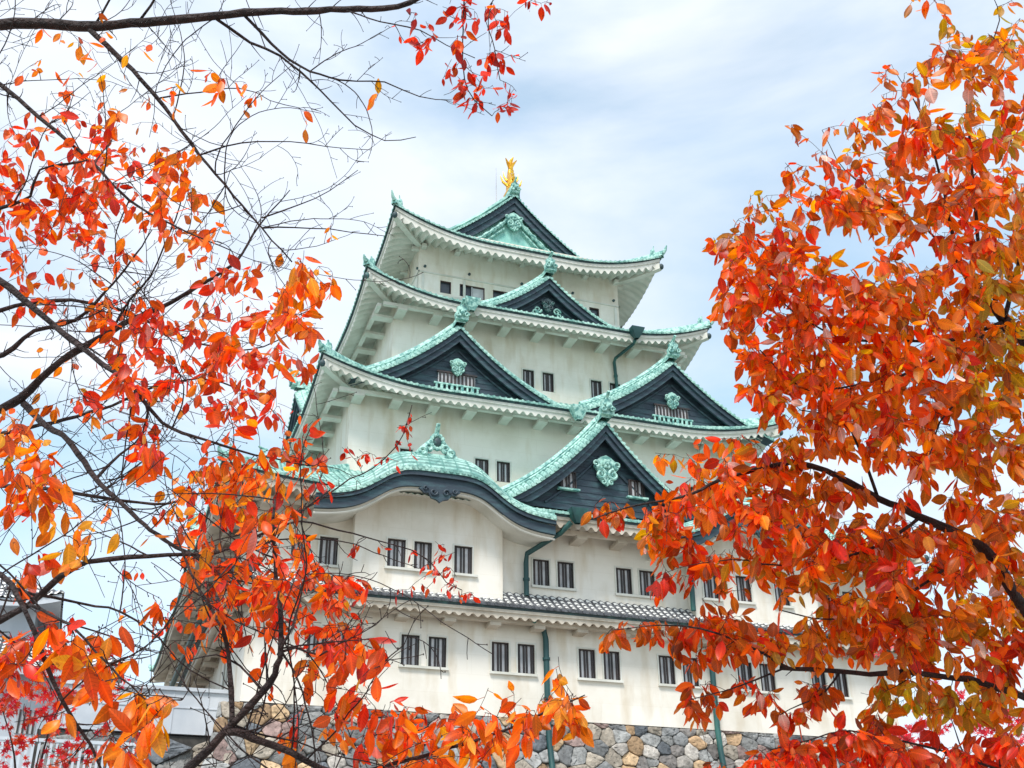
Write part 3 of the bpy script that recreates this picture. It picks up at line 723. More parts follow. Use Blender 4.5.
# gable end of the top roof
def top_gable():
    # the visible tile edge follows the main slopes; barge boards and verdigris pediment below
    T = SIDES['front']; w = tA-(11.17-tyg)+.0
    f = lambda s: tprof(s*w)
    rm = MB(); bb = MB(); pf = [0, 0, .7, 1, .7]
    for sg in (-1, 1):
        S = np.linspace(0, 1, 100); arc = np.concatenate([[0], np.cumsum(np.hypot(np.diff(S)*w, np.diff([f(s) for s in S])))]); Lg = arc[-1]; n = int(Lg/.3)
        r0 = []; r1 = []; r2 = []; ua = []; ub = []
        for q in range(n*5+1):
            a_ = Lg*q/(n*5); s = float(np.interp(a_, arc, S)); h = .08+.075*pf[q % 5]
            r0.append(T(sg*w*s, tyg+.55, f(s)+h-.25)); r1.append(T(sg*w*s, tyg-.5, f(s)+h+.32)); r2.append(T(sg*w*s, tyg+.55, f(s)-.25)); ua.append((q/5*.33, .3)); ub.append((q/5*.33, 1.2))
        rm.grid([r0, r1], [ua, ub], flip=(sg < 0)); rm.grid([r2, r0], flip=(sg < 0))
        for q in range(n):
            a_ = Lg*(q+.6)/n; s = float(np.interp(a_, arc, S)); c = [T(sg*w*s+.09*math.cos(2*math.pi*e/7), tyg+.59, f(s)-.17+.09*math.sin(2*math.pi*e/7)) for e in range(7)]; rm.poly(c)
        rm.tube([T(sg*w*s, tyg-.5, f(s)+.52) for s in np.linspace(.02, .96, 16)], .17, 6); rm.tube([T(sg*w*s, tyg+.05, f(s)+.28) for s in np.linspace(.02, .98, 16)], .08, 6)
        for d0, d1, vo in ((.24, .66, .40), (.66, 1.12, .28)):
            fr = [T(sg*w*s, tyg+vo, f(s)-d0) for s in np.linspace(0, 1, 25)]; lo = [T(sg*w*s, tyg+vo, f(s)-lerp(d0, d1*1.1, 1-.2*s)) for s in np.linspace(0, 1, 25)]
            lob = [T(sg*w*s, tyg+vo-.12, f(s)-lerp(d0, d1*1.1, 1-.2*s)) for s in np.linspace(0, 1, 25)]
            bb.grid([lo, fr], flip=(sg < 0)); bb.grid([lob, lo], flip=(sg < 0))
        bb.grid([[T(sg*w*s, tyg-.2, f(s)-.08) for s in np.linspace(0, 1, 25)], [T(sg*w*s, tyg+.43, f(s)-.08) for s in np.linspace(0, 1, 25)]], flip=(sg < 0))
    ro = rm.build('gable_roof', M['copper'], keep, angle=60); bb.build('bargeboard', M['navy'], ro)
    pd = MB(); us = np.linspace(-1, 1, 41); zb = f(1)-.5
    pd.grid([[T(w*u, tyg-.15, zb) for u in us], [T(w*u, tyg-.15, max(zb, f(abs(u))-.1)) for u in us]])
    pd.build('pediment', M['verdi_board'], ro, smooth=False, label='pale verdigris pediment under the top gable')
    gegyo(T, 0, tyg+.18, f(0)-2.05, .85, 'copper_plain', ro)
    gg = MB()
    for sg in (-1, 1):
        gg.tube([T(sg*w*s, tyg+.08, f(s)-1.55-.2*s) for s in np.linspace(.06, .80, 22)], [.15+.05*math.sin(i*2.4) for i in range(22)], 6)
        gg.tube([T(sg*w*s, tyg+.02, f(s)-2.05-.1*s) for s in np.linspace(.12, .66, 22)], [.07]*22, 6)
    gg.build('carved_border', M['copper_plain'], ro)
    onigawara(T, 0, tyg+.5, f(0)+.25, .8, ro)
top_gable()

# gold dolphin-fish on the ridge ends
def shachi(y, sy):
    g_ = MB(); zb = 37.9
    sp = [(0, -.1, .48), (.02, .45, .52), (-.08, 1.0, .42), (-.28, 1.5, .30), (-.34, 1.95, .20), (-.20, 2.35, .12), (-.05, 2.6, .07)]   # arched body, head on the ridge, tail up
    P = []
    for (a_, h, r_) in sp:
        P.append([(r_*.72*math.cos(q*math.pi/5), y+sy*(a_)+r_*math.sin(q*math.pi/5)*.95, zb+h+.1*math.cos(q)) for q in range(10)])
    g_.grid(P, closed=True)
    g_.ball((0, y-sy*-.25, zb+.12), (.38, .5, .36), 10, 6)
    for sx in (-1, 1):                                 # jaws, eyes, pectoral fins, tail lobes
        g_.ball((sx*.3, y+sy*.35, zb+.38), .12, 6, 4)
        g_.tube([(sx*.28, y+sy*.1, zb+.4), (sx*.62, y+sy*.05, zb+.7), (sx*.80, y, zb+1.25)], [.12, .09, .02], 5)
        g_.tube([(sx*.30, y, zb+.9), (sx*.50, y-sy*.05, zb+1.25), (sx*.55, y-sy*.1, zb+1.7)], [.10, .07, .02], 5)
        g_.tube([(sx*.05, y-sy*.2, zb+2.2), (sx*.20, y-sy*.1, zb+2.55), (sx*.42, y+sy*.05, zb+2.85)], [.10, .12, .03], 5)
    for i in range(5):                                 # dorsal spines
        g_.tube([(0, y+sy*(.48-.1*i), zb+.5+.35*i), (0, y+sy*(.78-.13*i), zb+.85+.35*i)], [.09, .015], 5)
    g_.tube([(0, y-sy*.2, zb+2.4), (.02, y-sy*.05, zb+2.75), (.18, y, zb+3.1)], [.12, .14, .03], 5)
    g_.box((0, y, zb-.12), (.8, 1.0, .2))
    g_.build('gold_fish_ornament', M['gold'], keep, label='golden fish ornament on the ridge end, tail raised')
shachi(-7.15, -1); shachi(7.15, 1)
lr = MB(); lr.tube([(.35, -3, 37.6), (.33, -3, 40.5), (.33, -3, 43.1)], [.06, .045, .02], 6); lr.build('lightning_rod', M['shutter'], keep)

# ---- projecting bays of the second storey with undulating (kara-hafu) gables
def bay(x0, x1):
    cx = (x0+x1)/2; yf = B1+.62; T = SIDES['front']; w = MB()
    ops = [(x0+1.55, x0+2.4), (x0+2.8, x0+3.65), (x0+4.72, x0+5.6)] if x0 < 0 else [(x0+.55, x0+1.4), (x0+2.4, x0+3.25), (x0+4.6, x0+5.45)]
    zz = (6.22, 7.56); us = sorted([x0, x1]+[q for o in ops for q in o]); zs = [5.15, zz[0], zz[1], 8.2]
    for i in range(len(us)-1):
        for j in range(3):
            c = (us[i]+us[i+1])/2
            if j == 1 and any(a_ < c < b_ for a_, b_ in ops): continue
            w.quad(T(us[i], yf, zs[j]), T(us[i+1], yf, zs[j]), T(us[i+1], yf, zs[j+1]), T(us[i], yf, zs[j+1]))
    for a_, b_ in ops:
        iv = yf-.22
        w.quad(T(a_, yf, zz[0]), T(b_, yf, zz[0]), T(b_, iv, zz[0]), T(a_, iv, zz[0])); w.quad(T(a_, iv, zz[1]), T(b_, iv, zz[1]), T(b_, yf, zz[1]), T(a_, yf, zz[1]))
        w.quad(T(a_, yf, zz[0]), T(a_, iv, zz[0]), T(a_, iv, zz[1]), T(a_, yf, zz[1])); w.quad(T(b_, iv, zz[0]), T(b_, yf, zz[0]), T(b_, yf, zz[1]), T(b_, iv, zz[1]))
    K = 5.0
    def arch(u):                                          # bell-shaped eave line
        return 1/(1+(abs(u)/3.05)**5)
    us = np.linspace(x0, x1, 31)
    w.grid([[T(u, yf, 8.2) for u in us], [T(u, yf, 8.5+1.6*arch(u-cx)) for u in us]])
    for x, fl in ((x0, 1), (x1, -1)): w.quad(*[T(x, v, z) for v, z in ((B1-.1, 5.15), (yf, 5.15), (yf, 9.2), (B1-.1, 9.2))])
    bo = w.build('bay_wall', M['plaster'], keep, smooth=False, label='curved-top projecting bay wall')
    for a_, b_ in ops: window(T, yf, a_, b_, *zz, 'bars')
    if x0 < 0: sill(T, yf, ops[0][0]-.12, ops[1][1]+.12, zz[0]); sill(T, yf, ops[2][0]-.1, ops[2][1]+.25, zz[0])
    else:
        for a_, b_ in ops: sill(T, yf, a_-.15, b_+.15, zz[0])
    # roof
    ye = B1+2.25; rm = MB(); W = 5.7; n = int(2*W/.30); pf = [0, 0, .7, 1, .7]; ze = 8.80; am = 1.75
    def zt(u): return ze+am*arch(u)+.25*max(0, (abs(u)-K+1)/1.6)**2*0
    P = []; UV = []; uu0 = np.linspace(-W, W, 110)
    kn = [(0, 0), (.22, .34), (.5, .68), (.9, 1.02), (1.45, 1.32), (2.4, 1.58), (3.6, 1.78), (5.0, 1.92)]
    LL = np.cumsum([0]+[math.hypot(b_[0]-a_[0], b_[1]-a_[1]) for a_, b_ in zip(kn, kn[1:])]); nr_ = int(LL[-1]/.31)
    for j in range(nr_*4+1):
        q = LL[-1]*j/(nr_*4); dv = float(np.interp(q, LL, [k[0] for k in kn])); dz = float(np.interp(q, LL, [k[1] for k in kn]))
        h = (0, .05, .085, .05)[j % 4]
        P.append([T(cx+u, ye-dv, zt(u)+dz*(.55+.45*arch(u))+h) for u in uu0]); UV.append([(j/4*.33, (u+20)*.7) for u in uu0])
    rm.grid(P, UV)
    a_ = [T(cx+u, ye, zt(u)+.03) for u in np.linspace(-W, W, 80)]; b_ = [T(cx+u, ye, zt(u)-.13) for u in np.linspace(-W, W, 80)]; rm.grid([b_, a_])
    for q in range(n):
        u = -W+2*W*(q+.6)/n; c = [T(cx+u+.09*math.cos(2*math.pi*e/7), ye+.04, zt(u)+.0+.09*math.sin(2*math.pi*e/7)) for e in range(7)]
        rm.poly(c); rm.grid([c, [T(cx+u+.09*math.cos(2*math.pi*e/7), ye-.02, zt(u)+.09*math.sin(2*math.pi*e/7)) for e in range(7)]], closed=True)
    ro = rm.build('bay_roof', M['copper'], keep, angle=60, label='undulating green copper bay roof')
    bb = MB(); uu = np.linspace(-W, W, 70)
    for d0, d1, vo in ((.13, .34, .06), (.34, .84, .20)):
        th = lambda u: (1 if d1 > .5 else 1)*(.85+.15*arch(u))
        t0 = [T(cx+u, ye-vo, zt(u)-d0) for u in uu]; t1 = [T(cx+u, ye-vo, zt(u)-d0-(d1-d0)*th(u)) for u in uu]; t2 = [T(cx+u, ye-vo-.16, zt(u)-d0-(d1-d0)*th(u)) for u in uu]
        bb.grid([t1, t0]); bb.grid([t2, t1])
    bb.build('bay_bargeboard', M['navy'], ro)
    sf = MB()
    sf.grid([[T(cx+u, B1-.2, zt(u)-.80) for u in uu], [T(cx+u, ye-.3, zt(u)-.80) for u in uu]])
    tr = [T(cx+u, ye-.34, zt(u)-.97) for u in uu]; sf.tube(tr, .05, 4)
    sf.build('bay_soffit', M['trim'], ro)
    gg = MB()                                              # hanging ornament at the crown of the arch
    out = [(-1.0, .0), (-.75, -.22), (-.55, -.2), (-.42, -.42), (-.15, -.5), (0, -.62), (.15, -.5), (.42, -.42), (.55, -.2), (.75, -.22), (1.0, 0), (.6, .2), (-.6, .2)]
    zc = zt(0)-.95; fr = [T(cx+a, ye-.1, zc+b) for a, b in out]; bk = [T(cx+a, ye-.24, zc+b) for a, b in out]; gg.poly(fr); gg.grid([fr, bk], closed=True)
    for sg in (-1, 1): spiral(gg, T, ye-.06, cx+sg*.3, zc-.15, .18, 1.2, sg, .06, 0); spiral(gg, T, ye-.06, cx+sg*.7, zc-.02, .12, 1.2, -sg, .05, 0)
    gg.build('hanging_ornament', M['navy'], ro)
    # crest on top
    c = MB(); zc = zt(0)+.88; vc = ye-.95
    c.box((cx, vc, zc+.05), (2.0, .4, .35), T)
    for sg in (-1, 1):
        spiral(c, T, vc+.2, cx+sg*.72, zc+.32, .22, 1.3, -sg, .11, -math.pi/2); spiral(c, T, vc+.2, cx+sg*.42, zc+.55, .2, 1.2, -sg, .10, -math.pi/2)
        c.tube([T(cx+sg*.95, vc, zc+.15), T(cx+sg*.6, vc, zc+.5), T(cx+sg*.25, vc, zc+.9)], [.16, .2, .18], 6)
    for k in range(12):
        an = 2*math.pi*k/12; c.ball(T(cx+.30*math.cos(an), vc+.2, zc+.85+.36*math.sin(an)), .12, 6, 4)
    c.ball(T(cx, vc, zc+.85), (.3, .2, .36), 8, 6); c.tube([T(cx, vc-.3, zc+1.25), T(cx, vc+.1, zc+1.4), T(cx, vc+.35, zc+1.75)], [.13, .12, .10], 7)
    c.build('bay_crest', M['copper_plain'], ro)
    dd = MB(); dd.ball(T(cx, vc+.2, zc+.85), (.19, .12, .24), 8, 6); dd.build('crest_boss', M['copper_dark'], ro)
bay(-12.1, -5.0); bay(5.0, 12.1)

# ---- downpipes
def pipe(pts, r=.1, hopper=None):
    p = MB(); p.tube(pts, r, 8)
    if hopper is not None:
        x, y, z = hopper; rows = []
        for dz, a_, b_ in ((.38, .42, .34), (.32, .42, .34), (-.05, .26, .22), (-.32, .11, .11)):
            rows.append([(x-a_, y-b_, z+dz), (x+a_, y-b_, z+dz), (x+a_, y+b_, z+dz), (x-a_, y+b_, z+dz)])
        p.grid(rows, closed=True, flip=True); p.poly(rows[0])
    for a_, b_ in zip(pts[:-1], pts[1:]):
        a_ = np.array(a_, float); b_ = np.array(b_, float); d_ = b_-a_; Ln = np.linalg.norm(d_)
        if Ln > 1.5 and abs(d_[2]) > Ln*.8:
            n_ = max(1, int(Ln/1.6))
            for k in range(n_): c = a_+d_*(k+.5)/n_; p.tube([c-(0, 0, .06), c+(0, 0, .06)], r*1.35, 8)
    return p.build('downpipe', M['pipe'], keep, angle=50)
pipe([(-3.6, -19.4, 4.45), (-3.45, -18.95, 4.2), (-2.85, -18.68, 4.02), (-2.75, -18.66, 3.6), (-2.75, -18.68, 0), (-2.74, -18.78, -1), (-2.72, -19.0, -2.2), (-2.7, -19.6, -4)], .14)
pipe([(-2.0, -20.4, 8.85), (-2.4, -20.0, 8.4), (-3.65, -18.75, 7.65), (-3.68, -18.68, 7.2), (-3.68, -18.68, 5.6)], .13, (-1.75, -20.62, 9.05))
pipe([(5.85, -18.68, 4.4), (5.85, -18.68, 0), (5.86, -18.78, -1), (5.87, -19.0, -2.2), (5.9, -19.6, -4)], .14)
pipe([(4.84, -19.25, 8.6), (4.84, -19.15, 5.5)], .13)
pipe([(5.75, -13.1, 24.1), (5.75, -12.8, 23.95), (5.3, -11.1, 23.75), (5.25, -11.02, 23.5), (5.35, -11.0, 21.6), (5.5, -11.0, 20.4)], .10, (5.78, -13.25, 24.4))
for x, y, z in ((-4.78, -13.35, 24.35), (.55, -15.95, 17.0)):
    h = MB(); rows = []
    for dz, a_, b_ in ((.40, .45, .3), (.3, .45, .3), (-.15, .28, .2), (-.4, .14, .12)): rows.append([(x-a_, y-b_, z+dz), (x+a_, y-b_, z+dz), (x+a_, y+b_, z+dz), (x-a_, y+b_, z+dz)])
    h.grid(rows, closed=True, flip=True); h.poly(rows[0]); h.build('rain_hopper', M['copper_plain'], keep, smooth=False)
pl = MB(); T = SIDES['left']
pl.tube([T(-14, 17.9, 5.2), T(15, 17.9, 5.0)], .16, 8); pl.build('gutter', M['pipe'], keep)

# ------------------------------------------------------------------ stone base
def voronoi(u0, u1, z0, z1, sx, sz, seed):
    rg = np.random.default_rng(seed); pts = []
    nz_ = int((z1-z0)/sz); nu = int((u1-u0)/sx)
    for j in range(-1, nz_+2):
        for i in range(-1, nu+2):
            pts.append((u0+(i+.5+(.5 if j % 2 else 0)+rg.uniform(-.36, .36))*sx, z0+(j+.5+rg.uniform(-.36, .36))*sz))
    pts = np.array([p for p in pts if rg.random() > .16]); cells = []
    asp = sx/sz*.9
    for p in pts:
        if not (u0-.2 < p[0] < u1+.2 and z0-.2 < p[1] < z1+.2): continue
        d = np.hypot(pts[:, 0]-p[0], (pts[:, 1]-p[1])*1.2); nb = pts[np.argsort(d)[1:16]]
        poly = [(u0, z0), (u1, z0), (u1, z1), (u0, z1)]
        for q in nb:
            mid = (p+q)/2; nr = (q-p)*np.array([1, 1.44]); new = []
            for a_, b_ in zip(poly, poly[1:]+poly[:1]):
                da = (np.array(a_)-mid)@nr; db = (np.array(b_)-mid)@nr
                if da <= 0: new.append(a_)
                if (da < 0) != (db < 0):
                    t = da/(da-db); new.append((a_[0]+(b_[0]-a_[0])*t, a_[1]+(b_[1]-a_[1])*t))
            poly = new
            if len(poly) < 3: break
        if len(poly) >= 3: cells.append((p, poly))
    return cells
STONE_COL = [((.25, .255, .26), 5), ((.32, .32, .315), 5), ((.14, .155, .175), 2.5), ((.44, .29, .17), 2.6), ((.54, .38, .23), 2.6), ((.46, .40, .33), 4.5), ((.34, .24, .22), 2), ((.22, .20, .19), 1.5), ((.48, .44, .40), 1.5)]
_w = np.array([w for _, w in STONE_COL]); _w = _w/_w.sum()
def stones(mb, Tm, cells, rg, grow=.004):
    for c0, poly in cells:
        col = np.array(STONE_COL[rg.choice(len(STONE_COL), p=_w)][0])*rg.uniform(.6, 1.15); mb.c = tuple(col)
        P = np.array(poly); c = P.mean(0)
        # resample and round the outline
        Q = []
        for a_, b_ in zip(P, np.roll(P, -1, 0)):
            n = max(1, int(np.linalg.norm(b_-a_)/.09)); Q += [a_+(b_-a_)*k/n for k in range(n)]
        Q = np.array(Q)
        for _ in range(1): Q = (np.roll(Q, 1, 0)+2*Q+np.roll(Q, -1, 0))/4
        if len(Q) < 4: continue
        rad = np.linalg.norm(Q-c, axis=1).mean(); dep = rg.uniform(.03, .12); tu, tz = rg.uniform(-.16, .16, 2)
        rings = []
        for s, h in ((1-grow/rad, -.14), (1-grow/rad-.006, .01), (.965-grow/rad, .045+dep*.75), (.80, .05+dep), (.40, .055+dep)):
            ring = []
            for q in Q:
                r_ = c+(q-c)*s; hh = h+(tu*(r_[0]-c[0])+tz*(r_[1]-c[1]))*(1 if h > 0 else 0)+(rg.normal()*.022 if h > 0 else 0)
                ring.append(Tm(r_[0], r_[1], hh))
            rings.append(ring)
        mb.grid(rings, closed=True); mb.poly(rings[-1])
base = empty('stone_base', 'battered rubble stone base of blue-grey, tan and pink boulders under the white keep', 'stone wall', (0, 0, -11.9))
def batter(z): return .05+.07*(-z)+.036*z*z     # outward run below the top edge
sb = MB(); rg_ = np.random.default_rng(3); zo = 11.9
cellsF = voronoi(-17.2, 17.2, -3.0, -.04, .74, .54, 11)
stones(sb, lambda u, z, h: (u*(1+batter(z)/17), -(B1-.05+batter(z)+h), z+zo), cellsF, rg_)
cellsF2 = voronoi(-18.5, 18.5, -11.8, -3.0, 1.7, 1.25, 12)
stones(sb, lambda u, z, h: (u*(1+batter(z)/17), -(B1-.05+batter(z)+h), z+zo), cellsF2, rg_)
sb.build('stone_face', M['stone'], base, angle=70)
sl = MB(); cellsL = voronoi(-18.5, 18.5, -11.8, -.04, 1.5, 1.1, 13)
stones(sl, lambda u, z, h: (-(A1-.05+batter(z)+h), -u*(1+batter(z)/18.5), z+zo), cellsL, rg_)
sl.build('stone_face', M['stone'], base, angle=70)
co = MB(); rows = []
for z in np.linspace(-.03, -11.9, 14):
    q = batter(z)-.08; rows.append([(-A1-q, -B1-q, z+zo), (A1+q, -B1-q, z+zo), (A1+q, B1+q, z+zo), (-A1-q, B1+q, z+zo)])
co.grid(rows, closed=True, flip=True); co.poly(rows[0]); co.build('rubble_core', M['mortar'], base, smooth=False)

# ------------------------------------------------------------------ left: passage parapet and small keep
pp = empty('parapet_wall', 'pale grey plastered parapet wall on dark stone left of the keep', 'wall', (-24, -14, -11.9))
p_ = MB()
p_.box((5.3, 0, 12.1), (9.6, .8, 1.85)); pw = p_.build('parapet', M['greywall'], pp, smooth=False)
c_ = MB(); c_.box((5.3, 0, 13.1), (9.8, 1.0, .16))
for k in range(7): c_.box((.7+1.5*k, -.41, 12.1), (.05, .04, 1.8))
c_.box((5.3, -.41, 12.3), (9.5, .04, .05)); c_.build('coping', M['greywall'], pw, smooth=False)
q_ = MB(); q_.c = (1, 1, 1); stones(q_, lambda u, z, h: (u, -(.45+batter(z)*.6+h), z+zo), voronoi(-.0, 10, -11.8, -.75, 1.2, .9, 21), rg_)
q_.build('parapet_base', M['stone'], pp, angle=70)
k_ = MB(); k_.box((5, .4, 5.55), (10.4, 1.4, 11.1)); k_.build('parapet_core', M['mortar'], pp, smooth=False)

sk = empty('small_keep', 'low grey-roofed white annex tower behind the red leaves at the left edge', 'building', (-27, -6, -11.9))
w_ = MB(); w_.box((-1.5, 3, 6.9+4.2), (13, 9, 8.4)); w_.box((-2.5, 3, 16.2), (8.0, 6, 5.0)); wo = w_.build('wall', M['greywall'], sk, smooth=False)
def simple_roof(cx, cy, z, A, B, a, b, h, parent):
    r_ = MB(); zf = lambda t: z+h*(t*.75+.25*t*t)
    for sn, T in SIDES.items():
        Au, Av, au, av = (A, B, a, b) if sn in ('front', 'back') else (B, A, b, a); n = int(2*Au/.36); P = []; UV = []
        for j in range(7):
            row = []; ur = []
            for q in range(n*3+1):
                u = -Au+2*Au*q/(n*3); tm = min(1, (Au-abs(u))/(Au-au)); t = tm*j/6; x, y, zz = T(u, lerp(Av, av, t), zf(t)+(.08 if q % 3 == 1 else 0)+.5*max(0, 1-(lerp(Au, au, t)-abs(u))/3)**2*(1-t))
                row.append((cx+x, cy+y, zz)); ur.append((u, t*3))
            P.append(row); UV.append(ur)
        r_.grid(P, UV)
    ro = r_.build('roof', M['kawara'], parent, angle=60)
    e_ = MB()
    for sn, T in SIDES.items():
        Au, Av = (A, B) if sn in ('front', 'back') else (B, A)
        def T2(u, v, zz): x, y, q = T(u, v, zz); return (cx+x, cy+y, q)
        us = np.linspace(-Au+.1, Au-.1, 40); c = lambda u: .5*max(0, 1-(Au-abs(u))/3)**2
        e_.grid([[T2(u, Av-.1, z-.4+c(u)) for u in us], [T2(u, Av-.1, z-.03+c(u)) for u in us]]); e_.grid([[T2(u*.8, Av-1.6, z-.1) for u in us], [T2(u, Av-.1, z-.4+c(u)) for u in us]])
    e_.build('eave', M['greywall'], ro, smooth=False)
simple_roof(-1.5, 3, 15.0, 7.6, 5.6, 4.2, 3.0, 1.9, sk); simple_roof(-2.5, 3, 18.6, 5.2, 4.2, .6, .5, 2.6, sk)
for x in (-6, -4, -2, 0, 2, 4):
    w_ = MB(); w_.box((x, -1.5, 12.6), (.9, .06, 1.1)); wn = w_.build('window', M['shutter'], sk, smooth=False)
    b_ = MB()
    for k in range(4): b_.box((x-.33+.22*k, -1.56, 12.6), (.08, .06, 1.1))
    b_.build('window_bars', M['bar'], wn, smooth=False)
rl = empty('railing', 'white slatted railing at the lower left behind the small red leaves', 'railing', (-25.5, -22, -14.3))
r_ = MB(); r_.box((0, 0, 10.3), (11, .5, .35)); r_.box((0, 0, 11.75), (11, .12, .12)); r_.build('rail', M['greywall'], rl, smooth=False)
for k in range(2):
    pass
r_ = MB()
for k in range(54): r_.box((-5.4+.204*k, 0, 11.05), (.09, .07, 1.3))
r_.build('slats', M['greywall'], rl, smooth=False)
r_ = MB(); r_.box((0, .3, 5.1), (11, 1.2, 10.05)); r_.build('railing_base', M['dullstone'], rl, smooth=False)
#TREES
# ------------------------------------------------------------------ trees
def catmull(P, step):
    P = [np.array(p, float) for p in P]; Q = [2*P[0]-P[1]]+P+[2*P[-1]-P[-2]]; out = []
    for i in range(1, len(Q)-2):
        n = max(2, int(np.linalg.norm(Q[i+1]-Q[i])/step))
        for k in range(n):
            t = k/n; out.append(.5*((2*Q[i])+(-Q[i-1]+Q[i+1])*t+(2*Q[i-1]-5*Q[i]+4*Q[i+1]-Q[i+2])*t*t+(-Q[i-1]+3*Q[i]-3*Q[i+1]+Q[i+2])*t**3))
    out.append(P[-1]); return np.array(out)
class Tree:
    def __init__(s, seed): s.rg = np.random.default_rng(seed); s.pos = []; s.rad = []; s.limb = MB(); s.twig = MB(); s.leaf_at = []; s.trunk = MB()
    def add_nodes(s, P, R_): s.pos += [p for p in P]; s.rad += list(R_)
    def branch(s, pts, w0, w1, mb=None, attach=True, bumpy=.10, step=.05, n=8):
        """pts: (px, py, depth) or world points; w0, w1 widths in mm"""
        W = [pix(*p) if not isinstance(p, np.ndarray) else p for p in pts]
        C = catmull(W, step); L_ = len(C); t = np.linspace(0, 1, L_)
        r = (w0+(w1-w0)*t**.8)/2000*(1+s.rg.normal(0, bumpy, L_)*.6)
        jit = s.rg.normal(0, 1, (L_, 3))*.0015*(step/.05); jit[0] = jit[-1] = 0
        C = C+jit; (mb or s.limb).tube(C, r, n)
        if attach: s.add_nodes(C, r)
        return C, r
    def spurs(s, C, r, every=.06, lo=.05, hi=.22, lvl=0, prob=.8):
        """bare side twigs with little buds"""
        L_ = 0
        for i in range(1, len(C)-1):
            L_ += np.linalg.norm(C[i]-C[i-1])
            if L_ < every*s.rg.uniform(.5, 1.5): continue
            L_ = 0
            if s.rg.random() > prob: continue
            t = C[i+1]-C[i-1]; t /= np.linalg.norm(t); d = np.cross(t, s.rg.normal(0, 1, 3)); d /= np.linalg.norm(d)+1e-9
            d = d*.8+t*s.rg.uniform(.3, .9); d -= CF*(d@CF)*.5; d /= np.linalg.norm(d)
            ln = s.rg.uniform(lo, hi)*(1 if s.rg.random() < .5 else .4); k = max(3, int(ln/.02)); p = C[i].copy(); Q = [p.copy()]; bend = s.rg.normal(0, 1, 3)*.26; up = np.array([0, 0, s.rg.uniform(-.02, .08)])
            for _ in range(k):
                d = d+bend*.6+up+s.rg.normal(0, .05, 3); d /= np.linalg.norm(d); p = p+d*ln/k; Q.append(p.copy())
            Q = np.array(Q); r0 = min(r[i]*.55, .0026) if lvl == 0 else .0014; rr = np.linspace(max(r0, .0014), .0010, len(Q)); s.twig.tube(Q, rr, 3, cap=False)
            if lvl == 0: s.add_nodes(Q[2:], rr[2:])
            if s.rg.random() < .6: s.twig.ball(Q[-1], (.0018, .0018, .003), 4, 3)
            if lvl < 1 and ln > .10: s.spurs(Q, rr, every*.55, lo*.4, hi*.35, lvl+1, .8)
    def grow(s, targets, lr=(3, 6), spread=.05):
        """reach every target with a twig from the nearest wood; leaves hang along its end"""
        targets = sorted(targets, key=lambda q: q['d0'])
        A = np.array(s.pos); cap = len(A)+len(targets)*14+10; buf = np.zeros((cap, 3)); buf[:len(A)] = A; n = len(A); rad = np.zeros(cap); rad[:n] = s.rad
        for q in targets:
            p = q['p']; d2 = ((buf[:n]-p)**2).sum(1); i = int(np.argmin(d2)); a = buf[i].copy(); ln = math.sqrt(d2[i])
            if ln < .03: p = p+s.rg.normal(0, .04, 3); ln = np.linalg.norm(p-a)
            k = min(12, max(3, int(ln/.035))); mid = (a+p)/2+s.rg.normal(0, .10, 3)*ln+np.array((0, 0, .10*ln))
            t = np.linspace(0, 1, k+1)[:, None]; Q = (1-t)**2*a+2*t*(1-t)*mid+t*t*p+s.rg.normal(0, .0025, (k+1, 3))*np.sin(t*math.pi)
            r0 = min(rad[i]*.8, .0030 if ln > .25 else .0020); rr = np.linspace(r0, .0010, k+1); s.twig.tube(Q, rr, 4 if r0 > .002 else 3, cap=False)
            buf[n:n+k] = Q[1:]; rad[n:n+k] = rr[1:]; n += k
            dirn = (Q[-1]-Q[-2]); dirn /= np.linalg.norm(dirn)+1e-9
            m_ = s.rg.integers(lr[0], lr[1]+1)
            for j in range(m_):
                back = s.rg.uniform(0, min(ln, .13)); c = Q[-1]-dirn*back*.9 if back < ln else Q[-1]
                f_ = len(Q)-1-back/max(ln, 1e-3)*k; f_ = max(0, f_); i0 = int(f_); c = Q[i0]+(Q[min(i0+1, k)]-Q[i0])*(f_-i0)
                s.leaf_at.append((c, dirn, q['pal'], q['sc']))
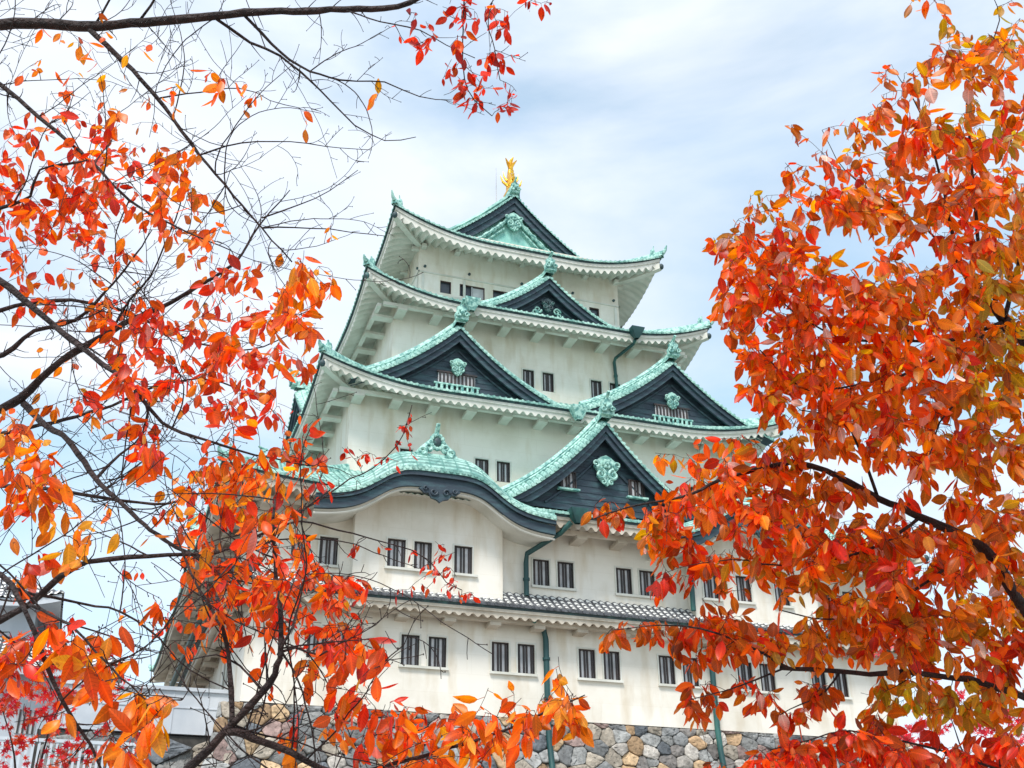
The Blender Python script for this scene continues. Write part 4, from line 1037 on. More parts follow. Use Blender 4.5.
def leaves_mesh(items, rg, ratio=.25, kind='cherry', droop=.65):
    N_ = len(items); 
    if kind == 'cherry':
        ys = [0, .12, .32, .55, .78, .93, 1.0]; ws = [.03, .55, .95, 1.0, .66, .26, 0]
        tv = []; 
        for y, w in zip(ys, ws): tv += [(-w, y, 0), (0, y, -1), (w, y, 0)]
        tf = []
        for i in range(len(ys)-1):
            for j in (0, 1): a = i*3+j; tf.append((a, a+1, a+4, a+3))
    else:
        tv = [(0, .25, 0)]; m_ = 14
        for k in range(m_):
            an = -math.pi/2+2*math.pi*k/m_; rr = (.75 if k % 2 else .26)*(1 if 3 < k < 11 else .8); tv.append((rr*math.cos(an)/ratio*.9, .3+rr*math.sin(an), 0))
        tf = [(0, 1+k, 1+(k+1) % m_) for k in range(m_)]
    tv = np.array(tv); nv = len(tv); nf = len(tf)
    V = np.zeros((N_, nv+3+3, 3)); Cc = np.zeros((N_, nv+6, 3)); F = []
    for q, (c, dirn, pal, sc) in enumerate(items):
        cols, wts = pal; col = np.array(cols[rg.choice(len(cols), p=wts)])*rg.uniform(.50, 1.15); col2 = np.array(cols[rg.choice(len(cols), p=wts)])
        ax = dirn*rg.uniform(-.1, .7)+rg.normal(0, .55, 3)+np.array((0, 0, -droop*1.5)); ax /= np.linalg.norm(ax)
        nr = rg.normal(0, 1, 3)+np.array((0, 0, .5))-CF*.35; nr -= ax*(nr@ax); nr /= np.linalg.norm(nr); sd_ = np.cross(ax, nr)
        ln = sc*rg.uniform(.5, 1.22); pt = ln*rg.uniform(.15, .30); o_ = c+ax*pt+rg.normal(0, .006, 3); w = ln*ratio*rg.uniform(.8, 1.15)
        fold = ln*rg.uniform(.02, .12); curl = rg.uniform(-.35, .22)*ln; tw = rg.normal(0, .35); y = tv[:, 1:2]
        sway = rg.normal(0, .08)*ln
        side = sd_*np.cos(tw*y)+nr*np.sin(tw*y)
        V[q, :nv] = o_+side*tv[:, 0:1]*w+ax*(y*ln)*(1-.12*y*abs(curl/ln))+nr*(tv[:, 2:3]*fold*np.sin(np.clip(y, 0, 1)*math.pi*.9+.2)+curl*y*y)+sd_*sway*y*y
        mixf = np.clip((y-.25)*rg.uniform(-.5, 1.3), 0, .8)*rg.random(); cc = col*(1-mixf)+col2*mixf
        cc = cc*np.where(tv[:, 2:3] < 0, 1.12, 1.0)
        if rg.random() < .25: cc = cc*np.where((np.abs(tv[:, 0:1]) > .5) & (y > .5), .6, 1)
        Cc[q, :nv] = cc
        e1 = sd_*.0007; e2 = nr*.0007
        V[q, nv:nv+3] = [c+e1, c-e1+e2, c-e1-e2]; V[q, nv+3:] = [o_+e1, o_-e1+e2, o_-e1-e2]; Cc[q, nv:] = col*.4+np.array((.12, .01, .01))
        b = q*(nv+6)
        F += [tuple(b+i for i in f) for f in tf]; k = b+nv; F += [(k, k+1, k+4, k+3), (k+1, k+2, k+5, k+4), (k+2, k, k+3, k+5)]
    mb = MB(); mb.v = V.reshape(-1, 3).tolist(); mb.col = Cc.reshape(-1, 3).tolist(); mb.uv = ([(float(a), float(b)) for a, b, _ in tv]+[(0, 0)]*6)*N_; mb.f = F; mb.mi = [0]*len(F); return mb

def pal(*cw): cs, ws = zip(*cw); ws = np.array(ws, float); return (cs, ws/ws.sum())
RO = (.86, .120, .014); OR = (.88, .24, .020); YO = (.86, .38, .04); RD = (.74, .045, .020); DR = (.42, .022, .016); PK = (.78, .25, .20)
BO = (.66, .19, .022); OL = (.54, .30, .035); BR = (.48, .10, .02); YG = (.55, .42, .06); GLINT = (.80, .52, .44)  # the palest pink is sky glare on glossy leaves, painted as leaf colour
P_left = pal((RO, 7), (OR, 2), (RD, 4), (YO, .3), (PK, .4)); P_red = pal((RO, 5), (RD, 4), (OR, 1)); P_or = pal((OR, 4.5), (RO, 5), (YO, 1.0)); P_yel = pal((YO, 4), (OR, 5), (RO, 2)); P_deep = pal((RD, 6), (DR, 3), (RO, 2))
def scatter(rg, ells, dens=1, size=1):
    out = []
    for cx, cy, rx, ry, n, d, ds, pl_, sc in ells:
        n = max(1, round(n*(dens if n > 6 else 1))); sc = sc*size
        for _ in range(n):
            a_ = rg.uniform(0, 2*math.pi); r_ = math.sqrt(rg.random())
            out.append(dict(p=pix(cx+rx*r_*math.cos(a_), cy+ry*r_*math.sin(a_), d+rg.uniform(-ds, ds)), pal=pl_, sc=sc))
    return out
def order(tree, T_):
    A = np.array(tree.pos)
    for q in T_: q['d0'] = float(np.sqrt(((A-q['p'])**2).sum(1).min()))
    return T_

# ---- left cherry tree
LT = Tree(21)
root = pix(-330, 760, 4.4); gb = np.array([root[0]-.3, root[1]+.2, -11.95]); fork1 = pix(-300, 420, 4.5); fork0 = pix(-320, 700, 4.4); top = pix(-230, 60, 4.7)
LT.branch([gb, (gb+root)/2+np.array((.08, 0, .1)), root, fork0, fork1], 340, 190, LT.trunk, False, n=14, bumpy=.05, step=.12)
def LB(pts, w0, w1, sp=True, every=.07, hi=.22, prob=.8, n=8):
    C, r = LT.branch(pts, w0, w1, n=n)
    if sp: LT.spurs(C, r, every, .05, hi, 0, prob)
    return C
LB([fork1, pix(-260, 180, 4.6), (-120, 45, 4.6), (0, 24, 4.5), (90, 26, 4.5), (170, 20, 4.5), (245, 13, 4.5), (330, 10, 4.4), (410, 3, 4.4), (470, -40, 4.5), (540, -60, 4.6)], 90, 12, every=.05, hi=.30)
LB([(88, 28, 4.5), (140, 78, 4.4), (165, 108, 4.4), (200, 155, 4.35), (250, 215, 4.3), (292, 262, 4.3)], 24, 5, every=.045, hi=.34)
LB([(243, 14, 4.5), (290, 60, 4.5), (340, 80, 4.4), (385, 82, 4.4), (420, 97, 4.4), (452, 100, 4.4)], 14, 3, every=.045, hi=.22)
LB([(215, 18, 4.5), (250, 42, 4.6), (280, 56, 4.6), (320, 90, 4.6), (355, 125, 4.6), (385, 140, 4.6), (416, 137, 4.6)], 14, 3, every=.05, hi=.18)
LB([(-120, 30, 4.7), (-40, 60, 4.6), (0, 85, 4.5), (57, 132, 4.4), (95, 165, 4.3), (129, 200, 4.2), (176, 227, 4.1), (230, 250, 4.0)], 30, 4, every=.05)
LB([fork1, pix(-160, 260, 4.5), (-60, 225, 4.5), (0, 208, 4.4), (30, 196, 4.3), (40, 170, 4.3), (90, 160, 4.3)], 60, 5, every=.05)
LB([fork1, (-140, 470, 4.5), (-40, 430, 4.6), (0, 409, 4.6), (22, 398, 4.6), (50, 370, 4.6), (75, 352, 4.6), (112, 331, 4.6), (135, 318, 4.6), (160, 308, 4.7), (200, 285, 4.7), (235, 262, 4.7), (260, 225, 4.8), (290, 190, 4.8)], 75, 4, every=.05, hi=.3)
LB([fork1, (-120, 250, 4.3), (-40, 262, 4.2), (0, 281, 4.1), (51, 323, 4.0), (91, 355, 3.9), (135, 389, 3.8), (162, 423, 3.8), (205, 440, 3.7), (255, 455, 3.7), (310, 466, 3.7)], 60, 4, every=.05, hi=.26)
LB([(-40, 360, 4.5), (3, 355, 4.5), (34, 331, 4.5), (75, 321, 4.5), (98, 300, 4.5), (112, 285, 4.5), (135, 255, 4.5), (152, 230, 4.6)], 26, 4, every=.05)
LB([(112, 331, 4.6), (130, 300, 4.6), (150, 275, 4.6), (165, 245, 4.6), (180, 205, 4.6), (185, 160, 4.7)], 12, 3, every=.05)
LB([(24, 404, 4.6), (45, 425, 4.4), (68, 440, 4.2), (95, 478, 4.0), (120, 502, 3.8), (150, 530, 3.6), (176, 546, 3.5), (205, 563, 3.4), (224, 578, 3.4), (250, 595, 3.3), (277, 614, 3.3)], 30, 7, every=.05)
LB([fork0, (-110, 500, 4.3), (-30, 485, 4.2), (0, 486, 4.1), (40, 488, 4.1), (80, 494, 4.1), (125, 501, 4.1), (168, 503, 4.1), (210, 490, 4.1), (240, 475, 4.1)], 45, 6, every=.07)
LB([fork0, (-110, 680, 3.6), (-40, 640, 3.3), (0, 620, 3.2), (30, 604, 3.2), (52, 584, 3.2), (70, 570, 3.2), (88, 563, 3.2), (130, 557, 3.3), (168, 555, 3.3), (215, 552, 3.4), (262, 535, 3.5), (300, 512, 3.6), (330, 490, 3.7)], 60, 5, every=.06)
LB([pix(-300, 800, 4.3), (-120, 1000, 3.6), (60, 900, 3.1), (150, 815, 3.0), (192, 766, 3.0), (224, 733, 3.0), (248, 708, 3.0), (269, 684, 3.0), (278, 665, 3.0), (281, 648, 3.0), (280, 612, 3.05), (276, 575, 3.1), (273, 540, 3.1), (275, 500, 3.15)], 95, 7, every=.06)
LB([(228, 731, 3.0), (245, 735, 3.0), (262, 742, 3.0), (290, 752, 3.0), (320, 768, 3.0), (350, 775, 3.05), (400, 762, 3.1), (450, 748, 3.15), (510, 728, 3.2), (555, 708, 3.2), (585, 695, 3.2)], 26, 3, every=.05, hi=.12)
LB([(232, 724, 3.0), (231, 690, 3.05), (228, 652, 3.1), (222, 628, 3.1), (212, 610, 3.15), (200, 590, 3.2), (185, 560, 3.3), (175, 530, 3.4)], 17, 5, every=.05)
LB([(278, 655, 3.0), (292, 628, 3.0), (300, 600, 3.1), (305, 575, 3.1), (302, 545, 3.2)], 9, 3, every=.05)
LB([(281, 652, 3.0), (295, 648, 3.05), (320, 655, 3.05), (345, 640, 3.1), (372, 648, 3.1)], 8, 3, every=.04)
LB([(262, 690, 3.0), (240, 664, 3.1), (215, 655, 3.1), (190, 660, 3.2)], 8, 3, every=.05)
LB([(8, 588, 3.3), (54, 598, 3.5), (95, 606, 3.5), (120, 612, 3.5), (150, 630, 3.5), (168, 648, 3.5), (190, 670, 3.5), (230, 690, 3.5)], 11, 4, every=.06)
LB([(-60, 560, 3.0), (0, 575, 2.9), (25, 610, 2.8), (45, 660, 2.75), (62, 700, 2.7), (90, 745, 2.7), (110, 790, 2.7)], 20, 6, every=.06)
LB([(30, 605, 2.85), (70, 625, 2.7), (95, 652, 2.65), (120, 676, 2.6), (140, 694, 2.6), (158, 712, 2.6)], 9, 3, every=.05)
LB([(245, 545, 3.4), (270, 530, 3.6), (301, 522, 3.8), (338, 530, 3.9), (378, 541, 4.0), (411, 550, 4.0), (432, 564, 4.0), (447, 582, 4.0), (462, 590, 4.0)], 9, 3, every=.045, hi=.14)
LB([(262, 534, 3.5), (290, 516, 3.8), (315, 503, 4.0), (350, 480, 4.1), (374, 468, 4.2), (397, 446, 4.2), (406, 425, 4.2), (412, 405, 4.2)], 9, 3, every=.045, hi=.14)
LB([(95, 480, 4.0), (120, 455, 4.1), (145, 430, 4.2), (150, 400, 4.3)], 13, 4, every=.05)
LB([(-60, 330, 4.9), (0, 310, 4.9), (60, 300, 5.0), (120, 310, 5.0), (190, 340, 5.0), (250, 350, 5.0), (300, 330, 5.0)], 24, 4, every=.05)
LB([(-30, 440, 5.0), (40, 425, 5.0), (100, 410, 5.0), (160, 385, 5.0), (210, 380, 5.0), (260, 400, 5.0), (290, 430, 5.0)], 22, 4, every=.05)
LB([(340, 8, 4.4), (380, 22, 4.3), (420, 30, 4.2), (445, 45, 4.2), (475, 58, 4.2)], 7, 3, every=.04, hi=.12)
LB([(470, -40, 4.5), (464, 0, 4.3), (463, 40, 4.2), (464, 78, 4.2), (474, 100, 4.2), (492, 116, 4.2)], 8, 3, every=.05, hi=.12)
LB([(540, -60, 4.6), (500, -10, 4.4), (488, 20, 4.3), (495, 50, 4.2), (500, 80, 4.2)], 8, 3, every=.05, hi=.12)
LB([(200, 155, 4.35), (240, 143, 4.4), (290, 142, 4.4), (340, 148, 4.4), (372, 150, 4.4)], 7, 2.5, every=.04, hi=.18)
LB([(262, 228, 4.3), (310, 228, 4.3), (350, 232, 4.3), (385, 236, 4.3)], 7, 2.5, every=.035, hi=.2)
LB([(262, 218, 4.3), (300, 205, 4.3), (330, 190, 4.3), (358, 170, 4.3)], 6, 2.5, every=.035, hi=.18)
LB([(160, 98, 4.4), (200, 92, 4.4), (240, 88, 4.4), (270, 100, 4.4), (300, 108, 4.4)], 7, 2.5, every=.04, hi=.2)
LB([(140, 20, 4.5), (160, -10, 4.5), (170, -50, 4.5)], 12, 5); LB([(95, 25, 4.5), (110, 0, 4.5), (118, -40, 4.5)], 12, 5)
ell = [
 (60, 165, 70, 62, 62, 4.6, .5, P_red, .088), (128, 195, 52, 55, 44, 4.5, .5, P_left, .085), (20, 255, 42, 65, 34, 4.6, .5, P_red, .085), (110, 270, 60, 45, 16, 4.6, .5, P_left, .08),
 (60, 205, 50, 30, 22, 4.4, .3, P_red, .09), (195, 225, 30, 38, 14, 4.3, .3, P_or, .09), (165, 165, 35, 25, 8, 4.3, .3, P_or, .085),
 (60, 62, 62, 34, 8, 4.5, .3, P_or, .08), (140, 105, 25, 25, 5, 4.4, .3, P_or, .085), (208, 78, 18, 14, 4, 4.3, .1, P_or, .09), (245, 85, 14, 12, 3, 4.3, .1, P_or, .09), (90, 35, 60, 30, 5, 4.4, .2, P_or, .075),
 (168, 85, 12, 12, 2, 4.3, .1, P_or, .085), (243, 112, 8, 6, 1, 4.3, .1, P_or, .085), (306, 120, 4, 6, 1, 4.4, .05, P_or, .075), (375, 103, 4, 4, 1, 4.4, .05, P_or, .07), (332, 245, 6, 4, 1, 4.2, .05, P_or, .085), (280, 250, 8, 6, 1, 4.3, .1, P_or, .08),
 (235, 470, 45, 25, 12, 3.7, .3, P_or, .085), (280, 470, 40, 22, 9, 3.5, .3, P_left, .085), (240, 510, 40, 20, 8, 3.4, .3, P_left, .085), (250, 560, 60, 25, 14, 3.3, .3, P_left, .075),
 (190, 600, 60, 50, 14, 3.6, .4, P_red, .06), (250, 540, 70, 40, 16, 3.6, .4, P_red, .06), (300, 620, 70, 60, 16, 3.5, .4, P_red, .058), (210, 510, 60, 30, 10, 3.8, .3, P_left, .065), (300, 440, 30, 30, 7, 3.8, .3, P_left, .07),
 (300, 300, 34, 44, 36, 3.6, .25, P_or, .085), (262, 355, 48, 45, 40, 3.9, .4, P_left, .083), (232, 290, 40, 40, 18, 4.2, .4, P_left, .085), (180, 330, 50, 40, 22, 4.2, .5, P_red, .082), (130, 340, 45, 40, 14, 4.2, .5, P_left, .085),
 (205, 385, 50, 35, 20, 4.0, .4, P_red, .08), (140, 405, 40, 40, 18, 3.9, .4, P_left, .085), (250, 415, 40, 22, 12, 3.8, .3, P_red, .082), (80, 305, 40, 30, 7, 4.5, .4, P_or, .08), (60, 370, 45, 30, 6, 4.6, .4, P_or, .075), (75, 400, 25, 20, 3, 4.4, .3, P_or, .09),
 (155, 440, 18, 26, 8, 3.5, .2, P_left, .095), (135, 375, 20, 30, 10, 3.7, .3, P_left, .095),
 (22, 465, 34, 45, 22, 3.4, .4, P_or, .088), (48, 500, 20, 22, 8, 3.4, .3, P_or, .09), (8, 505, 12, 30, 5, 3.3, .3, P_left, .09), (78, 535, 20, 34, 7, 3.0, .2, P_yel, .09), (35, 560, 20, 22, 5, 3.2, .3, P_left, .095), (15, 410, 12, 8, 3, 4.0, .2, P_yel, .09), (16, 425, 20, 10, 3, 3.6, .2, P_or, .09),
 (190, 490, 40, 22, 10, 3.8, .3, P_yel, .075), (270, 490, 45, 24, 14, 3.5, .3, P_yel, .08), (228, 478, 30, 20, 7, 3.6, .3, P_or, .08), (255, 525, 12, 12, 3, 2.6, .1, P_left, .092), (285, 520, 30, 18, 5, 3.3, .2, P_yel, .08), (150, 520, 50, 18, 5, 3.6, .2, P_or, .075), (205, 545, 20, 14, 4, 3.3, .2, P_or, .09),
 (240, 590, 60, 38, 22, 3.3, .4, P_left, .062), (300, 590, 50, 40, 24, 3.3, .3, P_left, .066), (335, 600, 50, 30, 18, 3.3, .3, P_left, .07), (290, 630, 60, 35, 16, 3.2, .3, P_red, .066), (345, 650, 40, 30, 12, 3.1, .2, P_left, .085), (200, 600, 45, 30, 9, 3.3, .3, P_or, .07), (370, 655, 20, 25, 7, 2.9, .15, P_left, .09), (230, 640, 30, 20, 6, 3.2, .2, P_red, .06),
 (55, 612, 20, 28, 6, 2.8, .2, P_left, .095), (82, 640, 22, 24, 7, 2.7, .2, P_or, .095), (140, 705, 22, 26, 8, 2.55, .15, P_yel, .095), (115, 672, 18, 18, 4, 2.6, .15, P_or, .09), (68, 700, 18, 14, 3, 2.6, .2, P_or, .09), (130, 750, 24, 12, 4, 2.55, .15, P_or, .1), (10, 660, 14, 50, 8, 2.9, .2, P_red, .08),
 (390, 720, 42, 28, 18, 3.1, .15, P_left, .085), (440, 728, 42, 26, 20, 3.15, .15, P_or, .085), (500, 725, 36, 24, 18, 3.2, .12, P_or, .085), (550, 710, 32, 20, 16, 3.2, .1, P_yel, .085), (575, 697, 16, 12, 6, 3.2, .05, P_yel, .085), (340, 700, 34, 30, 8, 3.1, .2, P_left, .075), (310, 745, 40, 20, 5, 3.1, .2, P_or, .075), (400, 760, 60, 12, 9, 3.1, .15, P_left, .08), (480, 750, 30, 14, 6, 3.2, .1, P_left, .08),
 (405, 418, 14, 16, 5, 4.2, .08, P_deep, .045), (390, 455, 22, 20, 5, 4.2, .08, P_deep, .045), (350, 455, 18, 14, 3, 4.2, .08, P_deep, .045), (445, 575, 30, 18, 10, 4.0, .08, P_deep, .042), (462, 590, 14, 12, 5, 4.0, .05, P_deep, .042), (380, 560, 40, 20, 4, 4.0, .1, P_deep, .045), (430, 545, 20, 10, 3, 4.0, .05, P_deep, .04), (330, 500, 30, 20, 4, 3.9, .1, P_deep, .045), (375, 610, 30, 25, 6, 3.9, .2, P_deep, .045),
 (435, 28, 42, 24, 9, 4.2, .15, P_deep, .075), (490, 14, 42, 14, 11, 4.3, .15, P_deep, .078), (468, 62, 34, 30, 13, 4.2, .12, P_deep, .075), (490, 95, 24, 22, 9, 4.2, .1, P_deep, .070), (505, 60, 14, 20, 4, 4.2, .1, P_deep, .065), (540, -5, 25, 10, 4, 4.3, .1, P_deep, .075),
 (-60, 200, 50, 140, 30, 4.8, .6, P_red, .085), (-70, 520, 50, 120, 22, 4.0, .6, P_left, .085), (60, 820, 120, 30, 16, 3.0, .3, P_left, .085), (-40, -60, 160, 40, 14, 4.8, .4, P_or, .08)]
# a web of fine wandering twigs off the thinner wood
def px_x(p): d = p-CAM; return 512+FPX*(d@CR)/(d@CF)
cand = [i for i, r in enumerate(LT.rad) if .0018 < r < .012 and px_x(LT.pos[i]) < 330]; base_pos = np.array(LT.pos)
for q in range(210):
    i = cand[int(LT.rg.integers(len(cand)))]; p = base_pos[i].copy(); ln = LT.rg.uniform(.25, .75)
    d = LT.rg.normal(0, 1, 3); d -= CF*(d@CF)*.6; d[2] += .1; d /= np.linalg.norm(d); Q = [p.copy()]; bend = LT.rg.normal(0, 1, 3)*.10
    for _ in range(int(ln/.03)):
        d = d+bend*.5+LT.rg.normal(0, .07, 3)+np.array((0, 0, .015)); d /= np.linalg.norm(d); p = p+d*.03; Q.append(p.copy())
    Q = np.array(Q); rr = np.linspace(min(LT.rad[i]*.7, .0028), .0011, len(Q)); LT.twig.tube(Q, rr, 4, cap=False); LT.add_nodes(Q[3:], rr[3:]); LT.spurs(Q, rr, .05, .04, .16, 0, .8)
tg = scatter(LT.rg, ell, 1.25, .71); order(LT, tg); LT.grow(tg, (2, 4))
lt = empty('cherry_tree', 'cherry tree with bright red-orange leaves and bare dark twigs reaching over the left side', 'tree', (0, 0, 0))
LT.trunk.build('trunk', M['bark'], lt, angle=180); LT.limb.build('branches', M['bark'], lt, angle=180); LT.twig.build('twigs', M['bark'], lt, angle=180)
leaves_mesh(LT.leaf_at, LT.rg).build('foliage', M['leaf'], lt, angle=180)

# ---- right cherry tree
RT = Tree(33)
rroot = pix(1260, 1000, 4.6); rg0 = np.array([rroot[0]+.1, rroot[1]+.1, -11.95]); rf = pix(1190, 740, 4.6); rf2 = pix(1150, 430, 4.5)
RT.branch([rg0, (rg0+rroot)/2, rroot, rf, rf2], 360, 170, RT.trunk, False, n=14, bumpy=.05, step=.12)
def RB(pts, w0, w1, every=.10, hi=.16, prob=.5):
    C, r = RT.branch(pts, w0, w1); RT.spurs(C, r, every, .04, hi, 0, prob); return C
knot = (1003, 322, 4.3)
RB([rf2, (1080, 400, 4.4), (1035, 350, 4.3), knot], 80, 52)
RB([knot, (985, 300, 4.3), (972, 288, 4.3), (957, 254, 4.3), (947, 203, 4.3), (934, 156, 4.3), (920, 112, 4.3), (893, 68, 4.3)], 26, 2.2)
RB([knot, (978, 285, 4.3), (957, 262, 4.3), (927, 230, 4.3), (880, 196, 4.3), (846, 172, 4.3), (822, 130, 4.3)], 14, 2.2)
RB([knot, (995, 300, 4.3), (980, 260, 4.2), (974, 190, 4.2), (967, 101, 4.2), (984, 57, 4.2), (1000, 20, 4.2), (985, -20, 4.2)], 20, 2.2)
RB([knot, (1015, 280, 4.3), (1024, 240, 4.3), (1040, 180, 4.3), (1030, 90, 4.3)], 20, 4)
RB([knot, (960, 338, 4.3), (913, 341, 4.2), (852, 340, 4.2), (815, 326, 4.1), (780, 300, 4.1), (760, 270, 4.1), (745, 235, 4.1)], 17, 2.2)
RB([knot, (970, 345, 4.2), (944, 355, 4.2), (893, 379, 4.1), (852, 385, 4.0), (815, 392, 4.0), (790, 380, 4.0), (760, 350, 4.0)], 17, 4)
RB([knot, (985, 370, 4.2), (967, 389, 4.1), (940, 423, 4.0), (934, 443, 4.0), (920, 480, 3.9)], 12, 4)
RB([rf, (1080, 690, 4.3), (1040, 630, 4.2), (1014, 595, 4.1), (995, 560, 4.1), (971, 540, 4.1), (945, 528, 4.1), (920, 517, 4.1), (900, 507, 4.1), (878, 498, 4.1), (850, 483, 4.1), (827, 471, 4.1), (795, 462, 4.1), (760, 468, 4.1), (720, 480, 4.1), (690, 495, 4.0), (650, 503, 4.0), (612, 512, 4.0), (590, 520, 4.0)], 80, 3)
RB([rf, (1100, 750, 4.2), (1060, 718, 4.1), (1024, 697, 4.0), (1000, 688, 4.0), (970, 680, 4.0), (935, 675, 4.0), (900, 672, 4.0), (870, 674, 4.0), (840, 672, 4.0), (810, 670, 4.0), (780, 668, 4.0)], 46, 15)
RB([(790, 669, 4.0), (765, 655, 4.0), (735, 640, 4.0), (700, 628, 4.0), (660, 625, 4.0), (615, 630, 4.0)], 12, 3)
RB([(840, 672, 4.0), (825, 692, 4.0), (800, 705, 4.0), (780, 715, 4.0)], 9, 3); RB([(785, 668, 4.0), (755, 680, 4.0), (725, 690, 4.0), (690, 700, 4.0)], 8, 3)
RB([rf, (1090, 800, 4.0), (1000, 770, 3.9), (940, 750, 3.9), (887, 738, 3.9), (850, 730, 3.9), (810, 740, 3.9), (770, 750, 3.9)], 26, 4)
RB([(920, 517, 4.1), (880, 545, 4.0), (830, 560, 4.0), (780, 565, 4.0), (730, 560, 4.0), (690, 565, 4.0)], 14, 3)
RB([(971, 540, 4.1), (930, 580, 4.0), (880, 605, 4.0), (830, 620, 4.0), (780, 610, 4.0)], 14, 4)
RB([(878, 498, 4.1), (860, 450, 4.1), (840, 420, 4.1), (800, 410, 4.1)], 14, 4)
P_r1 = pal((RO, 4.5), (RD, 1.6), (BO, 2.6), (OR, 1.8), (BR, 1.0), (YO, .4), (GLINT, .45)); P_r2 = pal((BO, 3.5), (OR, 4), (OL, 3), (YO, 1.5), (RO, 2.5), (GLINT, .5)); P_r3 = pal((BR, 4), (BO, 3), (RO, 3), (RD, 1)); P_r4 = pal((OL, 3), (YG, 2.5), (BO, 2.5), (OR, 2)); P_r5 = pal((RD, 4), (RO, 4), (BR, 2)); P_r6 = pal((RO, 3.5), (OR, 4), (BO, 2), (YO, 1.2), (OL, 1), (RD, .8), (GLINT, .8))
D = 4.15
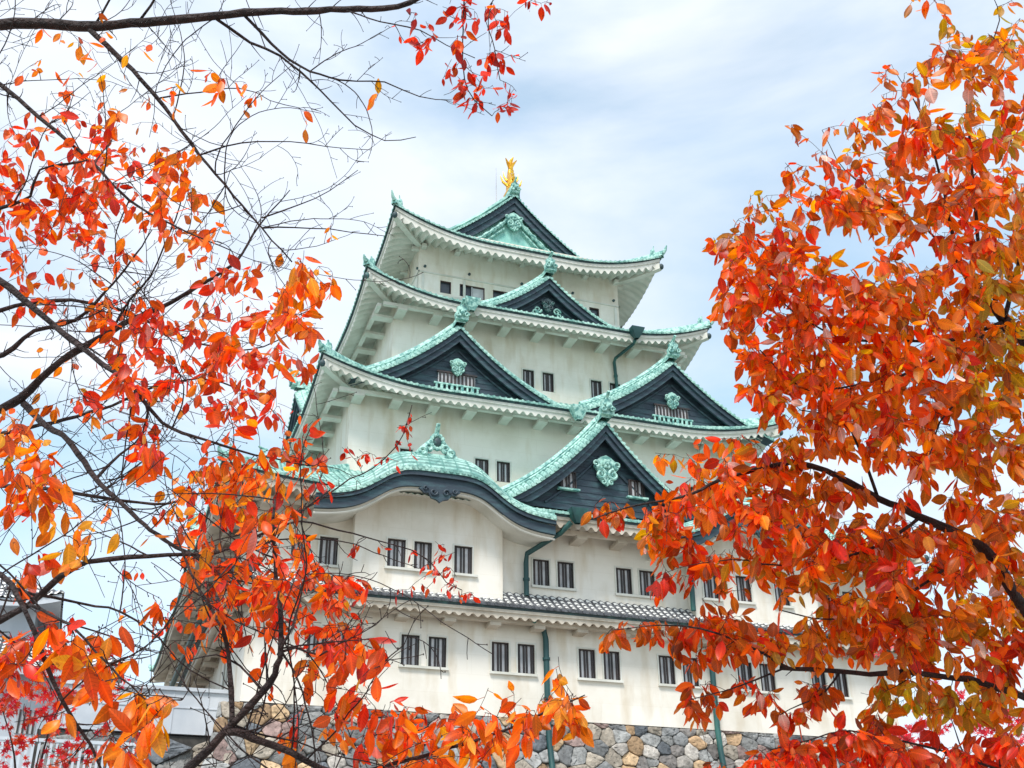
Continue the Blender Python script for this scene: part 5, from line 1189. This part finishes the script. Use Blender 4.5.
ell = [
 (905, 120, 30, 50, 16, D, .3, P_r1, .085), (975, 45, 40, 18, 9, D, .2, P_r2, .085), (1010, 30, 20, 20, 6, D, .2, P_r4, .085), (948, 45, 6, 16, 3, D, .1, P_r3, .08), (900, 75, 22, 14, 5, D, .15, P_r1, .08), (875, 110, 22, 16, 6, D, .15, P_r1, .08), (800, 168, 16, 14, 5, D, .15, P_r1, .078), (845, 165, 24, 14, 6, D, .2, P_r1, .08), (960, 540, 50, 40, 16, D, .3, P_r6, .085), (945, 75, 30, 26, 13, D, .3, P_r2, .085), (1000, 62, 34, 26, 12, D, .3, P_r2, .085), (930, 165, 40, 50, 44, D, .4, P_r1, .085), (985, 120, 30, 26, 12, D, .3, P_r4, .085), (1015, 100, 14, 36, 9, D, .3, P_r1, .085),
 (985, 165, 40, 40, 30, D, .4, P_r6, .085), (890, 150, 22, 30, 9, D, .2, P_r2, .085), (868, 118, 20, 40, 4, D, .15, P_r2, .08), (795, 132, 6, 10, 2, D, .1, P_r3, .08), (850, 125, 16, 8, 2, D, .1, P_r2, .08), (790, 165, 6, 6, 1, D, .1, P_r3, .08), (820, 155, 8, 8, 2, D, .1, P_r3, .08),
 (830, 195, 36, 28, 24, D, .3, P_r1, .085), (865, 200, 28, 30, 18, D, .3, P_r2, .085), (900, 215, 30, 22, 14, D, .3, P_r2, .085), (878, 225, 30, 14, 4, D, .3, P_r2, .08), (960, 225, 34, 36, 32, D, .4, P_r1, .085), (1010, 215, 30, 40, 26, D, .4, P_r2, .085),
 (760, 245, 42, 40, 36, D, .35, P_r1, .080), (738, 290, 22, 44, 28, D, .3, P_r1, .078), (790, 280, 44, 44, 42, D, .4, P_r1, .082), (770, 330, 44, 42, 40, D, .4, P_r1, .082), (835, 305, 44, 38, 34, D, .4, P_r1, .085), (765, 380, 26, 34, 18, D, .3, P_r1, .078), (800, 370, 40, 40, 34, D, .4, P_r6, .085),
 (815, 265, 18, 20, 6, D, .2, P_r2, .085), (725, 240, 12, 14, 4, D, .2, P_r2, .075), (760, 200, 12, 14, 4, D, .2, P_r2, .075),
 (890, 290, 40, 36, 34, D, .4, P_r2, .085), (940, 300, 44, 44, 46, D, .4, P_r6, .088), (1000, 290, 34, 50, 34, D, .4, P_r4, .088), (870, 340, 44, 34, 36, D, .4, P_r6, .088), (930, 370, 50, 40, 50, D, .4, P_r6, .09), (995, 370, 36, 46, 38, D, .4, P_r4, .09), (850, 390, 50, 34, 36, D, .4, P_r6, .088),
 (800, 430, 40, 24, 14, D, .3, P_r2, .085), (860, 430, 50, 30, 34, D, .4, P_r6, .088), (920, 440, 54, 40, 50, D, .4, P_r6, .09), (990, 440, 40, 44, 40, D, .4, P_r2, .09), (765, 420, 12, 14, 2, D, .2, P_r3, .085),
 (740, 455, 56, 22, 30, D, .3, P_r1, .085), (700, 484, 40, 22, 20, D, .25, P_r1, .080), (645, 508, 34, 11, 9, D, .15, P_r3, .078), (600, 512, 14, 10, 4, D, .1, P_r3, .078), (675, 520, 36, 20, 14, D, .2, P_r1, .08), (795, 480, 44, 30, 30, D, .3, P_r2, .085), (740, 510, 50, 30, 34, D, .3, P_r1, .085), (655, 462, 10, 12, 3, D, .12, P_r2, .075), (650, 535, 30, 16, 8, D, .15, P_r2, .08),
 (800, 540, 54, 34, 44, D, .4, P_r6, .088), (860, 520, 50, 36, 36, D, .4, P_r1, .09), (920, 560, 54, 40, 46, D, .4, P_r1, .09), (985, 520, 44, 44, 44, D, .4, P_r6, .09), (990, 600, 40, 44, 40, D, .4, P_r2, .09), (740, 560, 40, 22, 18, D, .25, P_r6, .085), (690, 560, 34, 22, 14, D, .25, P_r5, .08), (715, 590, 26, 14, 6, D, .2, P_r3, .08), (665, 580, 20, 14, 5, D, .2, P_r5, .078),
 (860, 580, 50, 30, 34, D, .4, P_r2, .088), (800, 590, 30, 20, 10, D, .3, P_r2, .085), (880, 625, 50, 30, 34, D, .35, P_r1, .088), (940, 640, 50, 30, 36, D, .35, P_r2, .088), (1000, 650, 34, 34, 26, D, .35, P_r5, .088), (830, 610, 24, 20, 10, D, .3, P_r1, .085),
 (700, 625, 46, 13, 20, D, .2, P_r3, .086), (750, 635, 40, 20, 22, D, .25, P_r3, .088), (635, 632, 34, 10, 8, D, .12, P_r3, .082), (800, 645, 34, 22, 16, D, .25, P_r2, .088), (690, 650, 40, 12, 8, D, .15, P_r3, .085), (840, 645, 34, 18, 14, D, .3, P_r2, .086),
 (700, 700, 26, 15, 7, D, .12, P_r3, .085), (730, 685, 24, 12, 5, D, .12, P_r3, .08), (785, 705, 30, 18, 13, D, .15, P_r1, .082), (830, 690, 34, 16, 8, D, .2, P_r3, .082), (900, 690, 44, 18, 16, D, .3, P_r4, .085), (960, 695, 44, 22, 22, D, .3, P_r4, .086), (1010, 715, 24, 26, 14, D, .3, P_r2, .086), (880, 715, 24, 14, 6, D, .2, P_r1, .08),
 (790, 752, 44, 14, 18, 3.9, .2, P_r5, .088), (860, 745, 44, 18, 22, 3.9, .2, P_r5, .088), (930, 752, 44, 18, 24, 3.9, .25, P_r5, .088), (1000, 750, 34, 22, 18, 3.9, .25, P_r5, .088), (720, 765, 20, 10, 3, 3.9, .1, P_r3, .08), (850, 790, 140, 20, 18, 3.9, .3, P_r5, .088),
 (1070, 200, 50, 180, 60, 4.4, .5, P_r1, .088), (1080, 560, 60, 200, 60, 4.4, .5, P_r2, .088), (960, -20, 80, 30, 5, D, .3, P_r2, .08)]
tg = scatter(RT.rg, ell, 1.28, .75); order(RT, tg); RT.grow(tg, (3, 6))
rt = empty('cherry_tree', 'leafy cherry tree in dense orange, rust and olive foliage covering the right side', 'tree', (0, 0, 0))
RT.trunk.build('trunk', M['bark'], rt, angle=180); RT.limb.build('branches', M['bark'], rt, angle=180); RT.twig.build('twigs', M['bark'], rt, angle=180)
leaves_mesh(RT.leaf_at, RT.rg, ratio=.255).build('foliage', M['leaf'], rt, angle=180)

# ---- small maples lower down, farther off
def maple(px, py, d, seed, ells, plt, label, stem):
    t = Tree(seed); c = pix(px, py, d); g0 = np.array([c[0]+.2, c[1]+.3, -11.95])
    t.branch([g0, g0*.5+c*.5+np.array((.2, .1, 0)), c], 150, 50, t.trunk, True, step=.1)
    for bx, by, bd in stem: t.branch([c, (c+pix(bx, by, bd))/2+np.array((0, 0, .15)), pix(bx, by, bd)], 34, 7, step=.08)
    tg = scatter(t.rg, [(a, b, rx, ry, n, d+dd, .7, plt, .062) for a, b, rx, ry, n, dd in ells]); order(t, tg)
    t.grow(tg, (4, 8)); e = empty('maple_tree', label, 'tree'); t.trunk.build('trunk', M['bark'], e, angle=180); t.limb.build('branches', M['bark'], e, angle=180); t.twig.build('twigs', M['bark'], e, angle=180)
    leaves_mesh(t.leaf_at, t.rg, ratio=.27, kind='maple', droop=.3).build('foliage', M['leaf'], e, angle=180)
MR = pal(((.66, .045, .03), 4), ((.72, .10, .03), 2), ((.60, .03, .05), 3)); MP = pal(((.72, .06, .09), 5), ((.78, .14, .14), 3), ((.62, .03, .05), 2))
maple(20, 850, 9, 5, [(30, 690, 60, 42, 75, 0), (90, 670, 40, 35, 30, 0), (20, 745, 60, 40, 50, 0), (100, 740, 40, 30, 20, .3), (-60, 730, 60, 60, 40, 0), (20, 640, 50, 20, 14, 0)], MR, 'small red-leaved maple low at the left edge in front of the grey annex', [(0, 700, 9), (60, 690, 9), (100, 730, 9), (-40, 720, 9.2), (40, 750, 8.8)])
maple(990, 850, 10, 6, [(960, 715, 50, 22, 55, 0), (900, 730, 30, 14, 18, 0), (1010, 740, 40, 30, 40, 0), (1070, 740, 50, 40, 30, 0), (880, 650, 16, 10, 5, 0), (935, 690, 30, 12, 10, 0)], MP, 'pinkish-red maple low at the right corner behind the orange cherry foliage', [(900, 735, 10), (950, 715, 10), (1010, 720, 10), (1060, 740, 10)])
